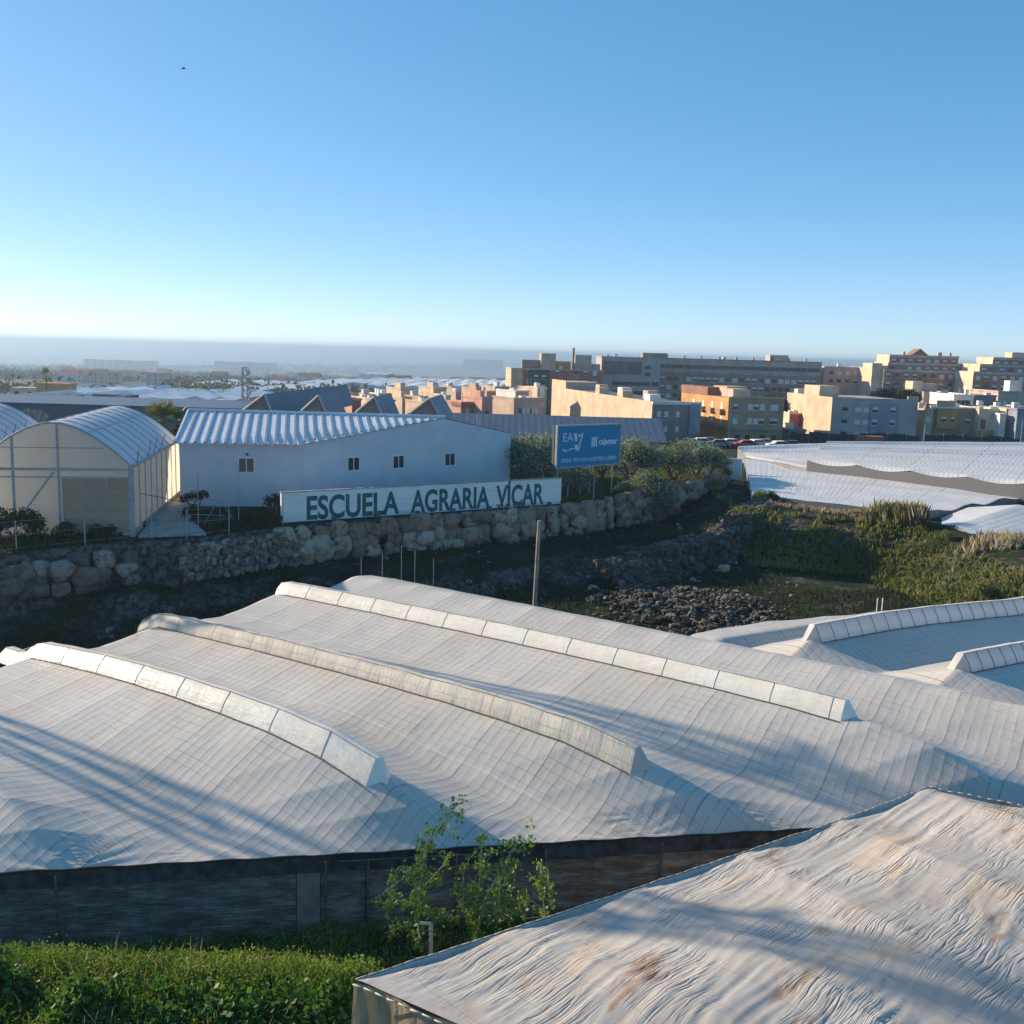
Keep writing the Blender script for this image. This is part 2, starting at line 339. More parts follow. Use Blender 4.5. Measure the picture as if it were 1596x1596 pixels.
def vent(parent, org, fu, fn, s0, s1, n0, zf, mat, wid=.75, hgt_=.54, back=.9, nseg=60, lean=.25, irr=.02, netend=None):
    """long raised roof vent: near face leaning from (n0-wid/2) up to the lid, lid falling back to the roof"""
    prof = [(-.42, -.03), (-.42+lean*.35, hgt_*.55), (-.42+lean, hgt_), (-.05+lean, hgt_*.93), (back, -.02)]
    V = []; UV = []
    for i in range(nseg+1):
        s = s0 + (s1-s0)*i/nseg
        for j, (a, b) in enumerate(prof):
            n = n0+a; x = fu[0]*s+fn[0]*n; y = fu[1]*s+fn[1]*n
            base = zf(s, n0-.42) if j < 2 else (zf(s, n0) if j < 4 else zf(s, n0+back))
            jit = irr*(random.random()-.5) if b > 0 else 0
            V.append((x, y, base+b+jit)); UV.append((s, [0, .35, .7, 1.1, 2.0][j]))
    F = gridfaces(nseg+1, len(prof))
    me = npmesh('ridge_vent', V, F, mat, uv=UV); o = link('ridge_vent', me); loc_child(o, parent)
    # end flaps
    L = len(prof)
    for e, sgn in ((0, -1), (nseg, 1)):
        m = MB()
        P = [Vector(V[e*L+j]) for j in range(L)]; s = s0 if e == 0 else s1
        tip = Vector((fu[0]*(s+sgn*.55)+fn[0]*(n0+.1), fu[1]*(s+sgn*.55)+fn[1]*(n0+.1), zf(s+sgn*.55, n0+.1)+.0))
        m.add([*P, tip], [(j, j+1, L) for j in range(L-1)])
        f = m.build('end_flap', M['vent_net'] if netend else mat, o)
    # base cord
    m = MB(); pts = [(V[i*L][0]-fn[0]*.05, V[i*L][1]-fn[1]*.05, V[i*L][2]+.05) for i in range(0, nseg+1, 2)]; m.path(pts, .022, n=5)
    f = m.build('base_cord', M['bark']); f.parent = o; f.matrix_parent_inverse = Matrix.Identity(4)
    m = MB(); pts = [(V[i*L+2][0], V[i*L+2][1], V[i*L+2][2]+.012) for i in range(0, nseg+1, 2)]; m.path(pts, .018, n=5)
    f = m.build('edge_wire', M['galv']); f.parent = o; f.matrix_parent_inverse = Matrix.Identity(4)
    if mat.name != 'vent_net':
        for i in range(0, nseg+1, 5 if mat.name.startswith('vent_plastic') else 2):
            P = [Vector(V[i*L+j])+Vector((0, 0, .012)) for j in range(3)]
            MB().path([P[0], P[1], P[2]], .008 if mat.name.startswith('vent_plastic') else .020, n=4).build('rib', M['concrete'] if mat.name.startswith('vent_plastic') else M['steel_dark'], o)
    return o
U1 = (ux, uy); N1 = (nx, ny)
S = lambda px, py, z: sn(*az(px, py, z)[:2])[0]
v1 = vent(G1, None, U1, N1, S(12,1000,4.3), S(575,1200,4.3), 24.0, Zm, M['vent_plastic'], nseg=44, lean=.5)
tag(v1, 'ridge vent of bright white sheet, lowest on the left')
v2 = vent(G1, None, U1, N1, S(240,960,4.4), S(980,1178,4.5), 30.4, Zm, M['vent_net'], nseg=60, netend=True, irr=.05, lean=.32)
tag(v2, 'dirty cream ridge vent of sagging net')
v3 = vent(G1, None, U1, N1, S(440,920,4.6), S(1325,1108,4.6), 38.3, Zm, M['vent_plastic'], nseg=66, lean=.5)
tag(v3, 'long cream ridge vent highest up the roof')
# front wall netting
k = N('shade_net'); uv = k.uvn(); a = k.noise(k.mapping(uv, (.55, 2.0, 1), (0, 0, .4)), 1.3, 6, .72); b = k.noise(k.mapping(uv, (2.5, .5, 1)), 1.2, 4)
c = k.mix(k.sstep(a, .38, .72), (.12,.115,.11), (.38,.36,.335)); c = k.mix(k.math('MULTIPLY', k.sstep(b, .5, .7), .45), c, (.11,.105,.10))
k.set(c, .85, spec=.25); k.bump(k.math('ADD', a, k.noise(k.mapping(uv, (.4,5,1), (0,0,.22)), 3, 3)), .9, .1); M['net'] = k.m
M['net_black'] = paint('black_band', (.05,.048,.047), .8, .4, 3, .3)
M['net_pale'] = paint('pale_net', (.24,.23,.215), .9, .15, 3, .3)
E0 = np.array([-14.7, 28.1]); ED = np.array([.985, .17])
def ept(t, off=0): q = E0 + ED*t + np.array([.17, -.985])*off; return q
def netpanel(name, t0, t1, z0, z1, off, mat, sag=.07, seed=0):
    nt_ = max(6, int((t1-t0)/.12)); nz = 22; T, Zr = np.meshgrid(np.linspace(t0, t1, nt_), np.linspace(0, 1, nz), indexing='ij')
    D = off + sag*(fbm(T*.5+seed, Zr*3, 31+seed, 4)-.5)*2 + .05*(fbm(T*1.2, Zr*6+T*.8, 37, 3)-.5) + .22*(1-Zr)**2
    x = E0[0]+ED[0]*T+.17*D; y = E0[1]+ED[1]*T-.985*D; z = z0+(z1-z0)*Zr
    me = npmesh(name, np.stack([x.ravel(), y.ravel(), z.ravel()], 1), gridfaces(nt_, nz), mat, uv=np.stack([T.ravel(), (Zr*2.5).ravel()], 1), smooth=True)
    o = link(name, me); loc_child(o, G1); return o
tl = lambda px, py: float((az(px, py, 2.5)[:2]-E0)@ED)
bk = [-7, tl(462,1345), tl(500,1343), tl(572,1338), tl(640,1330), tl(712,1325), tl(850,1315), tl(1210,1296), 30]
for i in range(len(bk)-1):
    pale = i == 1; mt = M['net_pale'] if pale else M['net']
    o = netpanel('net_wall', bk[i], bk[i+1]-.02, -.1, 2.15 if i > 0 else 2.1, .06+.02*(i % 2), mt, seed=i*3)
    if pale: o['label'] = 'pale grey net wall strip'
netpanel('roof_edge_band', -7, 30, 2.06, 2.53, .0, M['net_black'], .03)
m = MB()
rr = [ept(t, .02) for t in np.arange(-7, 30, .5)]
m.path([(p[0], p[1], 2.52+.02*math.sin(i*1.7)) for i, p in enumerate(rr)], .035, n=6); o = m.build('edge_cord', M['rubber']); loc_child(o, G1)
m = MB(); rr = [ept(t, .2) for t in np.arange(tl(530,1340), tl(850,1315), .6)]
m.path([(p[0], p[1], 2.38) for p in rr], .03, n=6); o = m.build('gutter_pipe', M['steel_dark']); loc_child(o, G1)
for t in [tl(508,1340), tl(575,1340), tl(712,1325), tl(850,1315), tl(90,1355), tl(-60,1360), tl(1030,1305)]:
    p = ept(t, .22); m = MB(); m.tube((p[0], p[1], -.1), (p[0], p[1], 2.42), .04, n=8); o = m.build('post', M['bark']); loc_child(o, G1)
# back and left walls
m = MB()
for n in np.arange(5, 47, 1.5):
    a = xy(SBACK, n); b = xy(SBACK, n+1.5); za = Zm(SBACK, n)-.03; zb = Zm(SBACK, n+1.5)-.03
    m.add([(a[0],a[1],0),(b[0],b[1],0),(b[0],b[1],zb),(a[0],a[1],za)], [(0,1,2,3)])
o = m.build('back_wall', M['net_pale']); loc_child(o, G1)
# ------------------------------------------------------------------ second greenhouse (right)
u2 = np.array([.863, .505]); n2 = np.array([-.505, .863]); BND = 46.9
def z2f(s, n):
    x = s*u2[0]+n*n2[0]; y = s*u2[1]+n*n2[1]
    rn = np.array([22.6, 28.9, 35.1]); rz = np.array([3.6, 3.9, 4.15])
    idx = np.argmin(np.abs(n[..., None]-rn), -1); d = np.abs(n-rn[idx]); t = np.clip(d/3.1, 0, 1)
    z = 3.0+(rz[idx]-3.0)*(1-t**.9); z = z+.35*np.sin(np.clip((s-32)/22, 0, 1)*math.pi)
    z = np.where(n > 38.2, 3.05+.55*sm((n-38.2)/1.2)*(n < 99), z)
    n1 = x*nx+y*ny; q = np.clip((n1-BND)/2.2, 0, 1); z = 2.7+(z-2.7)*q**.8
    nb = np.interp(s, [30, 40, 50, 60], [40.6, 40.9, 39.6, 38.2]); z = z-.07*np.abs(np.sin(s*math.pi/3.7))*np.clip(1-(nb-n)/1.2, 0, 1)
    z = z+.06*(fbm(s*.6, n*.6, 41)-.5)+.02*(fbm(s*2.5, n, 42)-.5)
    return z
nv = np.linspace(0, 1, 230); sv_ = np.arange(14, 64, .18)
SS = np.repeat(sv_[:, None], len(nv), 1); nb = np.interp(SS, [14, 30, 40, 50, 60, 70], [38, 40.6, 40.9, 39.6, 38.2, 36]); NN = 10+(nb-10)*nv[None, :]
# clip by the boundary with the first greenhouse: n1 >= BND
x = SS*u2[0]+NN*n2[0]; y = SS*u2[1]+NN*n2[1]; n1 = x*nx+y*ny
lim = (BND - NN*(n2[0]*nx+n2[1]*ny))/(u2[0]*nx+u2[1]*ny); SSc = np.maximum(SS, lim)
ZZ = z2f(SSc, NN); x = SSc*u2[0]+NN*n2[0]; y = SSc*u2[1]+NN*n2[1]
G2 = thing('plastic_greenhouse', 'white plastic greenhouse at the right edge, with two short ribbed white vents', 'greenhouse', (28, 50, 0))
me = npmesh('roof', np.stack([x.ravel(), y.ravel(), ZZ.ravel()], 1), gridfaces(*x.shape), M['roof_plastic'], uv=np.stack([SSc.ravel(), NN.ravel()], 1), smooth=True)
loc_child(link('roof', me), G2)
Z2 = lambda s, n: float(z2f(np.array([[s]]), np.array([[n]]))[0, 0])
S2 = lambda px, py, z: float(az(px, py, z)[:2]@u2)
vent(G2, None, u2, n2, S2(1276,1002,4.2), 60, 35.1, Z2, M['vent_white'], nseg=44, lean=.5, hgt_=.62)
vent(G2, None, u2, n2, S2(1478,1040,4.0), 60, 28.9, Z2, M['vent_white'], nseg=44, lean=.5, hgt_=.62)
m = MB()
for s in np.arange(14, 62, 1.5):
    q = [np.interp(t, [14, 30, 40, 50, 60, 70], [38, 40.6, 40.9, 39.6, 38.2, 36]) for t in (s, s+1.5)]
    a = s*u2+q[0]*n2; b = (s+1.5)*u2+q[1]*n2
    if a@np.array([nx, ny]) > BND-.5: m.add([(*a, 0), (*b, 0), (*b, Z2(s+1.5, q[1])-.04), (*a, Z2(s, q[0])-.04)], [(0,1,2,3)])
loc_child(m.build('back_wall', M['net_pale']), G2)
for px in (1367, 1375):
    q = ay(px, 944, 60.5); o = MB().tube((q[0], q[1], .6), (q[0], q[1], ay(px, 932, 60.5)[2]), .035, n=6).build('stake', M['white_paint'])
    tag(o, 'thin white stake standing behind the right greenhouse edge, %s of the two' % ('left' if px < 1370 else 'right'), 'stake', 'stakes behind the greenhouse')
# ------------------------------------------------------------------ tarp greenhouse (bottom right)
k = N('old_tarp'); uv = k.uvn()
big = k.noise(uv, .35, 5, .6); c = k.mix(k.sstep(big, .35, .65), (.49,.465,.425), (.41,.385,.35))
fine = k.noise(uv, 6, 6, .7); c = k.mix(k.math('MULTIPLY', k.sstep(fine, .45, .75), .3), c, (.33,.29,.25))
warm = k.sstep(k.noise(k.mapping(uv, (.5,1.2,1), (0,0,-.5)), .55, 3), .56, .68); c = k.mix(k.math('MULTIPLY', warm, .6), c, (.58,.44,.30))
rust = k.sstep(k.noise(k.mapping(uv, (.6,1.9,1)), .42, 6, .68), .56, .67); c = k.mix(k.math('MULTIPLY', rust, .8), c, (.27,.145,.08))
green = k.sstep(k.noise(k.mapping(uv, (1.2,1.2,1)), 1.1, 6, .75), .6, .72); c = k.mix(k.math('MULTIPLY', green, .4), c, (.28,.28,.23))
sp = k.n('ShaderNodeSeparateXYZ'); k.l(uv, sp.inputs[0])
wob = k.math('MULTIPLY', k.noise(uv, .6, 3), .5)
for ch, per in ((0, 1.25), (1, .62)):
    f = k.math('FRACT', k.math('DIVIDE', k.math('ADD', sp.outputs[ch], wob), per)); d = k.math('ABSOLUTE', k.math('SUBTRACT', f, .5))
    c = k.mix(k.math('MULTIPLY', k.sstep(d, .485, .5), .45), c, (.16,.14,.13))
wv = k.n('ShaderNodeVectorMath', operation='ADD'); k.l(uv, wv.inputs[0]); cw = k.n('ShaderNodeCombineXYZ'); k.l(k.math('MULTIPLY', k.math('SUBTRACT', k.noise(uv, .55, 2), .5), .45), cw.inputs[1]); k.l(cw.outputs[0], wv.inputs[1]); uvw = wv.outputs[0]
fold = k.sstep(k.math('ABSOLUTE', k.math('SUBTRACT', k.noise(k.mapping(uvw, (.26,3.3,1)), 1.5, 1.3, .45), .5)), .0, .07); fold2 = k.sstep(k.math('ABSOLUTE', k.math('SUBTRACT', k.noise(k.mapping(uvw, (.45,5.6,1), (0,0,.06)), 1.4, 1.2, .45), .5)), .0, .09)
fm = k.sstep(k.noise(uv, .5, 3), .42, .64)
c = k.mix(k.math('MULTIPLY', k.math('MULTIPLY', k.math('SUBTRACT', 1.0, fold), fm), .25), c, (.28,.25,.22))  # crease shadow put into the colour: fold lines mixed darker
k.set(c, .8, spec=.15); k.bump(k.math('ADD', k.math('MULTIPLY', fine, .12), k.math('MULTIPLY', k.math('ADD', fold, k.math('MULTIPLY', fold2, .5)), k.math('MULTIPLY', fm, -.9))), .6, .035); M['tarp'] = k.m
A = az(556,1526,3.9)[:2]; B = az(1450,1226,4.5)[:2]; C2 = np.array([34., 27.5])
LAB = np.linalg.norm(B-A); LBC = np.linalg.norm(C2-B)
aa = np.arange(0, LAB+12, .06); bb = np.arange(0, 12.5, .065)
AA, BB = np.meshgrid(aa, bb, indexing='ij')
ta = np.clip(AA/LAB, 0, 1)[..., None]; tb = np.clip((AA-LAB)/LBC, 0, 1)[..., None]
Eg = A+(B-A)*ta+(C2-B)*tb
wv0 = np.array([.85,-.53]); wv1 = np.array([.52,-.86]); tw = sm(AA/12)[..., None]; W = wv0*(1-tw)+wv1*tw
P = Eg+W*BB[..., None]
z = np.interp(AA, [0, 5, 10, 16, LAB, LAB+3, LAB+14], [3.9, 4.0, 4.12, 4.3, 4.5, 4.2, 4.0])
z = z + .45*np.sin(np.clip(BB/5.2, 0, 3)*math.pi*.5)**2*sm(AA/4) - .12*np.abs(np.sin(AA*math.pi/3.9))*(BB > .0)
z = z - .5*sm((BB-3)/3)*np.exp(-((AA-LAB*.55)/6)**2)*.0
# folds: run in world direction a few degrees off the across direction
fx, fy = P[..., 0], P[..., 1]; fd = np.array([.72, .69]); fd /= np.linalg.norm(fd); al = fx*fd[0]+fy*fd[1]; ac = fx*fd[1]-fy*fd[0]
warp = 1.5*(fbm(fx*.35, fy*.35, 61, 3)-.5)
warp = warp*.55 + .12*(fbm(fx*1.3, fy*1.3, 66, 2)-.5)
r1 = 1-np.abs(2*vnoise((ac+warp)*3.3, al*.26, 62)-1); r2 = 1-np.abs(2*vnoise((ac+warp)*4.9, al*.32, 63)-1); r3 = 1-np.abs(2*vnoise((ac+warp)*3.7+.5, al*.24, 67)-1)
amp = .25+1.0*sm((fbm(fx*.3, fy*.3, 64, 3)-.30)/.25)
z = z + (.018*(r1**4-.3) + .010*(r2**2-.3) + .030*(r3**2-.3))*amp*sm(AA/1.5) + .05*(fbm(fx*.8, fy*.8, 65)-.5)
z = z - .04*np.exp(-BB/.12)
G3 = thing('tarp_greenhouse', 'greenhouse under a wrinkled beige rust-stained tarpaulin in the bottom right corner', 'greenhouse', (float(A[0]), float(A[1]), 0))
V = np.stack([P[..., 0].ravel(), P[..., 1].ravel(), z.ravel()], 1)
me = npmesh('tarp_roof', V, gridfaces(*AA.shape), M['tarp'], uv=np.stack([al.ravel(), ac.ravel()], 1), smooth=True); loc_child(link('tarp_roof', me), G3)
M['w_hem'] = paint('hem_cloth', (.5,.46,.40), .9, .15, 2)
k = N('tarp_side'); uv = k.uvn(); f1 = k.noise(k.mapping(uv, (2,.5,1)), 1.5, 5); c = k.mix(k.sstep(f1, .35, .65), (.60,.46,.29), (.42,.32,.20)); k.set(c, .85, spec=.2); k.bump(f1, .8, .1); k.translucent(.4, (.95,.75,.48))
def sidewall(name, ia, axis, z1arr, mat, off):
    pass
nb_ = len(bb); SW = []; UVs = []
zt = z[0, :]; 
for j in range(nb_):
    for q in range(14):
        f = q/13; bul = .10*math.sin(f*math.pi)+.05*(random.random()-.5)*0+.06*math.sin(bb[j]*3.1+f*2)
        px_, py_ = P[0, j]; d = np.array([-.53, -.85])*(.04+bul)
        SW.append((px_+d[0], py_+d[1], -.1+(zt[j]+.08)*f)); UVs.append((bb[j], f*3.9))
me = npmesh('side_sheet', SW, gridfaces(nb_, 14), k.m, uv=UVs, smooth=True); loc_child(link('side_sheet', me), G3)
na_ = len(aa); SW = []; UVs = []
for j in range(na_):
    for q in range(8):
        f = q/7; px_, py_ = P[j, 0]; SW.append((px_-.02, py_+.03, -.1+(z[j, 0]+.07)*f)); UVs.append((aa[j], f*3.9))
me = npmesh('back_sheet', SW, gridfaces(na_, 8), M['net_pale'], uv=UVs); loc_child(link('back_sheet', me), G3)
m = MB(); m.path([(P[0, j][0]-.07, P[0, j][1]-.11, z[0, j]-.03+.01*math.sin(j*.7)) for j in range(0, nb_, 5)], .018, n=6); loc_child(m.build('hem', M['w_hem'], smooth=True), G3)
m = MB(); m.path([(P[j, 0][0]-.02, P[j, 0][1]+.03, z[j, 0]+.005+.01*math.sin(j*.31)) for j in range(0, na_, 5)], .02, n=6); loc_child(m.build('hem', M['w_hem'], smooth=True), G3)
# ------------------------------------------------------------------ upper greenhouses on the right
def sheet_gh(name, label, quad, zf, wallmat=None, edgewall=(0,), res=.5, roofmat='roof_plastic_far', bot=1.5):
    """quad: four world points (x,y,z) near-left, near-right, far-right, far-left"""
    Q = np.array(quad, float); w_ = max(np.linalg.norm(Q[1]-Q[0]), np.linalg.norm(Q[2]-Q[3])); l_ = max(np.linalg.norm(Q[3]-Q[0]), np.linalg.norm(Q[2]-Q[1]))
    nu, nv = int(w_/res)+2, int(l_/res)+2; U_, V_ = np.meshgrid(np.linspace(0, 1, nu), np.linspace(0, 1, nv), indexing='ij')
    Pp = (Q[0]*((1-U_)*(1-V_))[..., None]+Q[1]*(U_*(1-V_))[..., None]+Q[2]*(U_*V_)[..., None]+Q[3]*((1-U_)*V_)[..., None])
    Pp[..., 2] += zf(U_*w_, V_*l_, U_, V_)
    g = thing('plastic_greenhouse', label, 'greenhouse', tuple(Q[0][:2])+(bot,))
    loc_child(link('roof', npmesh('roof', Pp.reshape(-1, 3), gridfaces(nu, nv), M[roofmat], uv=np.stack([(U_*w_).ravel(), (V_*l_).ravel()], 1), smooth=True)), g)
    m = MB()
    edges = {0: Pp[:, 0], 1: Pp[-1, :], 2: Pp[::-1, -1], 3: Pp[0, ::-1]}
    for e in range(4):
        E_ = edges[e][::3] if len(edges[e]) > 6 else edges[e]
        if (E_[-1] != edges[e][-1]).any(): E_ = np.vstack([E_, edges[e][-1]])
        for i in range(len(E_)-1):
            a, b = E_[i], E_[i+1]; m.add([(a[0],a[1],bot),(b[0],b[1],bot),(b[0],b[1],b[2]-.03),(a[0],a[1],a[2]-.03)], [(0,1,2,3)])
    loc_child(m.build('net_wall', wallmat or M['net_pale']), g)
    return g
def P3(px, py, z): return tuple(az(px, py, z))
und = lambda u, v, U_, V_: .16*np.sin(v*math.pi*2/7.5)+.12*(fbm(u*.12, v*.5, 71)-.5)*2+.06*(fbm(u*.5, v*1.2, 72)-.5)
# near sheet, its lower edge along the bank
sheet_gh('a', 'flat white plastic greenhouse roof below the dark net wall, bordered by dry reeds', [P3(1172,772,5.3), P3(1440,800,5.3), P3(1660,762,5.3), P3(1160,716,5.5)], lambda u, v, U_, V_: und(u, v, U_, V_)+.25*sm((.15-np.abs(U_-.42))/.15)*0, M['net_pale'], bot=4.2)
sheet_gh('b', 'far white plastic roof with a dark net wall, reaching back to the grey town houses', [P3(1257,733,5.6)[:2]+(6.75,), P3(1640,775,5.6)[:2]+(6.75,), P3(1680,690,7.2), P3(1290,688,7.2)], lambda u, v, U_, V_: .5*und(u*.8, v*1.1, U_, V_)+.1*np.sin(v*math.pi*2/5)-.35*(1-sm(V_*30))*np.abs(np.sin(u*.33)), M['net'], bot=4.8)
sheet_gh('c', 'far white plastic roof left of the dark net wall, behind the terrace corner', [P3(1162,714,5.6), P3(1257,732,5.6), P3(1300,690,6.6), P3(1150,697,6.3)], lambda u, v, U_, V_: 1.0*und(u*.8, v*.9, U_, V_)+.15, M['net_pale'], bot=4.6)
tent = lambda per: (lambda u, v, U_, V_: -.9*np.abs(((u/per+.15) % 1)-.5)*2+.05*(fbm(u, v*.4, 75)-.5))
sheet_gh('d', 'smooth white pitched plastic greenhouse at the right edge above the lit bank', [P3(1444,805,5.0), P3(1597,852,5.0), P3(1760,800,6.0), P3(1510,780,6.0)], tent(13), M['net_pale'], res=.35, bot=3.6)
# ------------------------------------------------------------------ rocks
M['rock'] = None
def rockmat(name, a, b, c3, sc=1.0):
    k = N(name); at = k.n('ShaderNodeAttribute'); at.attribute_name = 'tint'; p = k.pos()
    f = k.noise(p, 2.2*sc, 6, .7); g = k.noise(p, 9*sc, 5, .7)
    c = k.ramp(at.outputs['Fac'], [(0, a), (.6, b), (1, c3)]); c = k.mix(k.sstep(f, .45, .7), c, tuple(x*.45 for x in a)); k.set(c, .92, spec=.15)
    k.bump(k.math('ADD', f, g), .7, .08); return k.m
M['rock'] = rockmat('boulder_stone', (.23,.155,.11), (.36,.255,.185), (.50,.40,.31))
M['rock_grey'] = rockmat('grey_stone', (.13,.11,.09), (.24,.205,.17), (.38,.34,.29))
bmv = None
def ico():
    import bmesh
    b = bmesh.new(); bmesh.ops.create_icosphere(b, subdivisions=3, radius=1)
    V = np.array([v.co[:] for v in b.verts]); F = np.array([[v.index for v in f.verts] for f in b.faces]); b.free(); return V, F
ICV, ICF = ico()
def boulder(size, ncut=9, r=None):
    r = r or rng; V = ICV.copy(); V = V/np.maximum(np.abs(V).max(1, keepdims=True), 1e-6)**.9*.92
    for _ in range(ncut):
        d = r.normal(size=3); d /= np.linalg.norm(d); h = r.uniform(.62, 1.05); q = V@d; V = V-np.outer(np.maximum(q-h, 0), d)
    return V*np.array(size)
def rocks(name, items, mat, **tags):
    Vs = []; Fs = []; T = []; n = 0
    for (p, size, rz, t) in items:
        V = boulder(size); c, s = math.cos(rz), math.sin(rz); V = V@np.array([[c, s, 0], [-s, c, 0], [0, 0, 1]])+np.array(p)
        Vs.append(V); Fs.append(ICF+n); n += len(V); T.append(np.full(len(V), t))
    return tag(link(name, npmesh(name, np.vstack(Vs), np.vstack(Fs), mat, tint=np.concatenate(T))), **tags)
def polypoints(P, step):
    P = np.array(P, float); out = []
    for i in range(len(P)-1):
        L = np.linalg.norm(P[i+1]-P[i]); k = max(1, int(L/step))
        for j in range(k):
            d = (P[i+1]-P[i])/L; out.append((P[i]+(P[i+1]-P[i])*j/k, d))
    return out
def rockwall(path, zb, zt, sz, jit=.12, off=.0):
    it = []; z = zb; row = 0
    while z < zt:
        h = sz*rng.uniform(.42, .6)
        for p, d in polypoints(path, sz*1.15):
            nrm = np.array([d[1], -d[0]]); u = rng.uniform(-.3, .3)*sz; s1 = sz*rng.uniform(.5, .95); hh = h*rng.uniform(.95, 1.5)
            q = p+d*u+nrm*(off+.15+rng.normal()*jit+(zt-z)*.18)
            it.append(((q[0], q[1], z+rng.uniform(-.1, .1)), (s1, s1*.7, hh), math.atan2(d[1], d[0])+rng.normal()*.25, rng.random()))
        z += h*1.45; row += 1
    return it
w1 = [(-42,46),(-36,52),(-30.1,59.3),(-27.1,62.8),(-23.6,65.4)]
rocks('rock_wall', rockwall(w1, 3.0, 5.0, .95, .25), M['rock_grey'], label='rough grey boulder retaining wall below the arched greenhouse on the left', cat='retaining wall')
w2 = [(-21.6,65.7),(-19.5,67.6),(-15.3,72.3)]
it = rockwall(w2, 2.9, 5.1, .34, .03, .25)
rocks('masonry_wall', it, M['rock_grey'], label='low dry stone wall of small stones left of the lettered wall', cat='retaining wall')
w3 = [(-16.2,71.6),(-15.1,72.6),(-6,79.3),(4.5,87.0),(9.4,91.8)]
rocks('rock_wall', rockwall(w3, 2.9, 4.9, 1.15, .1), M['rock'], label='reddish boulder retaining wall directly under the lettered white wall', cat='retaining wall')
w4 = [(9.6,92.0),(15.0,98.7),(19.8,104.7),(23.0,110.9)]
it = rockwall(w4, 2.9, 5.7, 1.2, .3)
rocks('rock_wall', it, M['rock'], label='boulder retaining wall climbing to the terrace corner below the olive trees', cat='retaining wall')
# rubble heap + scattered stones
it = []
ICV2, ICF2 = ICV, ICF
for i in range(2600):
    x, y = rng.normal(12.5, 4.2), rng.normal(69, 4.4)
    d = ((x-12)/7.5)**2+((y-68.5)/8)**2
    if d > 1-.5*rng.random(): continue
    s_ = rng.uniform(.06, .19)*(2.0 if rng.random() < .08 else 1); it.append(((x, y, H1(x, y)+(1-d)**.7*(.1+1.1*float(fbm(np.array([x*.7]), np.array([y*.7]), 88)[0])**1.5)+rng.uniform(-.12, .12)), (s_*rng.uniform(.6, 1.4), s_*.8, s_*rng.uniform(.4, .8)), rng.uniform(0, 6), rng.random()**2))
for i in range(1500):
    t_ = rng.random(); a = np.array([6.5,75.0])*(1-t_)+np.array([24.6,97.5])*t_; f_ = rng.random(); a = a+np.array([.75,-.66])*(2.6*(1-f_)+rng.normal()*.3)
    s_ = rng.uniform(.10, .42)*(1.5 if rng.random() < .1 else 1)
    it.append(((a[0], a[1], max(H1(a[0], a[1]), .8+1.9*f_)), (s_*rng.uniform(.7, 1.5), s_*.8, s_*rng.uniform(.5, 1)), rng.uniform(0, 6), rng.random()**2*.8))
M['rubble'] = rockmat('rubble_stone', (.085,.074,.062), (.16,.14,.12), (.27,.245,.215)); rocks('rubble', it, M['rubble'], kind='stuff')
it = []
for i in range(520):
    x, y = rng.uniform(-26, 27), rng.uniform(58, 95)
    l = sdist(np.array([x]), np.array([y]), LEDGE)[0]; t = sdist(np.array([x]), np.array([y]), TERR)[0]
    if t > -.6 or (abs(l) > 2.2 and rng.random() > .12): continue
    s_ = rng.uniform(.06, .28); it.append(((x, y, H1(x, y)+s_*.2), (s_*1.3, s_, s_*.7), rng.uniform(0, 6), rng.uniform(.3, 1)))
rocks('scattered_stones', it, M['rock_grey'], kind='stuff')
for (px, py, Y0, s_, lb) in [(927,878,74,.42,'pale boulder lying alone in the shaded pit grass'), (1130,858,82,.55,'pale boulder on the ledge near the quarry corner')]:
    q = ay(px, py, Y0); zz = H1(q[0], q[1]); rocks('boulder', [((q[0], q[1], zz+s_*.4), (s_, s_*.7, s_*.7), .4, 1.0)], M['rock'], label=lb, cat='boulder')
# ------------------------------------------------------------------ sign wall
SL = az(439, 817, 5.15)[:2]; SR = az(874, 784, 5.3)[:2]; SD = SR-SL; SLEN = float(np.linalg.norm(SD)); SANG = math.atan2(SD[1], SD[0])
sw = thing('sign_wall', 'long low white wall with large green letters along the terrace edge', 'sign', (SL[0], SL[1], 5.1), SANG)
k = N('white_wall_paint'); p = k.pos(); f = k.noise(k.mapping(p, (.4,.4,6)), 1.5, 4); c = k.mix(k.sstep(f, .4, .7), (.80,.79,.77), (.68,.67,.65)); k.set(c, .8)
bh = k.math('FRACT', k.math('MULTIPLY', k.n('ShaderNodeSeparateXYZ').outputs[2], 1)); k.bump(f, .2, .02); M['sign_white'] = k.m
m = MB(); m.box(0, SLEN, 0, .25, .05, 2.35); m.build('wall', M['sign_white'], sw)
m = MB(); m.box(-.05, SLEN+.05, -.04, .29, 2.35, 2.42); m.build('coping', M['concrete'], sw)
m = MB(); m.box(-.3, SLEN+1.2, -.75, .35, -.35, .05); m.build('plinth', M['concrete'], sw)
M['letter'] = paint('letter_green', (.022,.13,.14), .7, .25, 3)
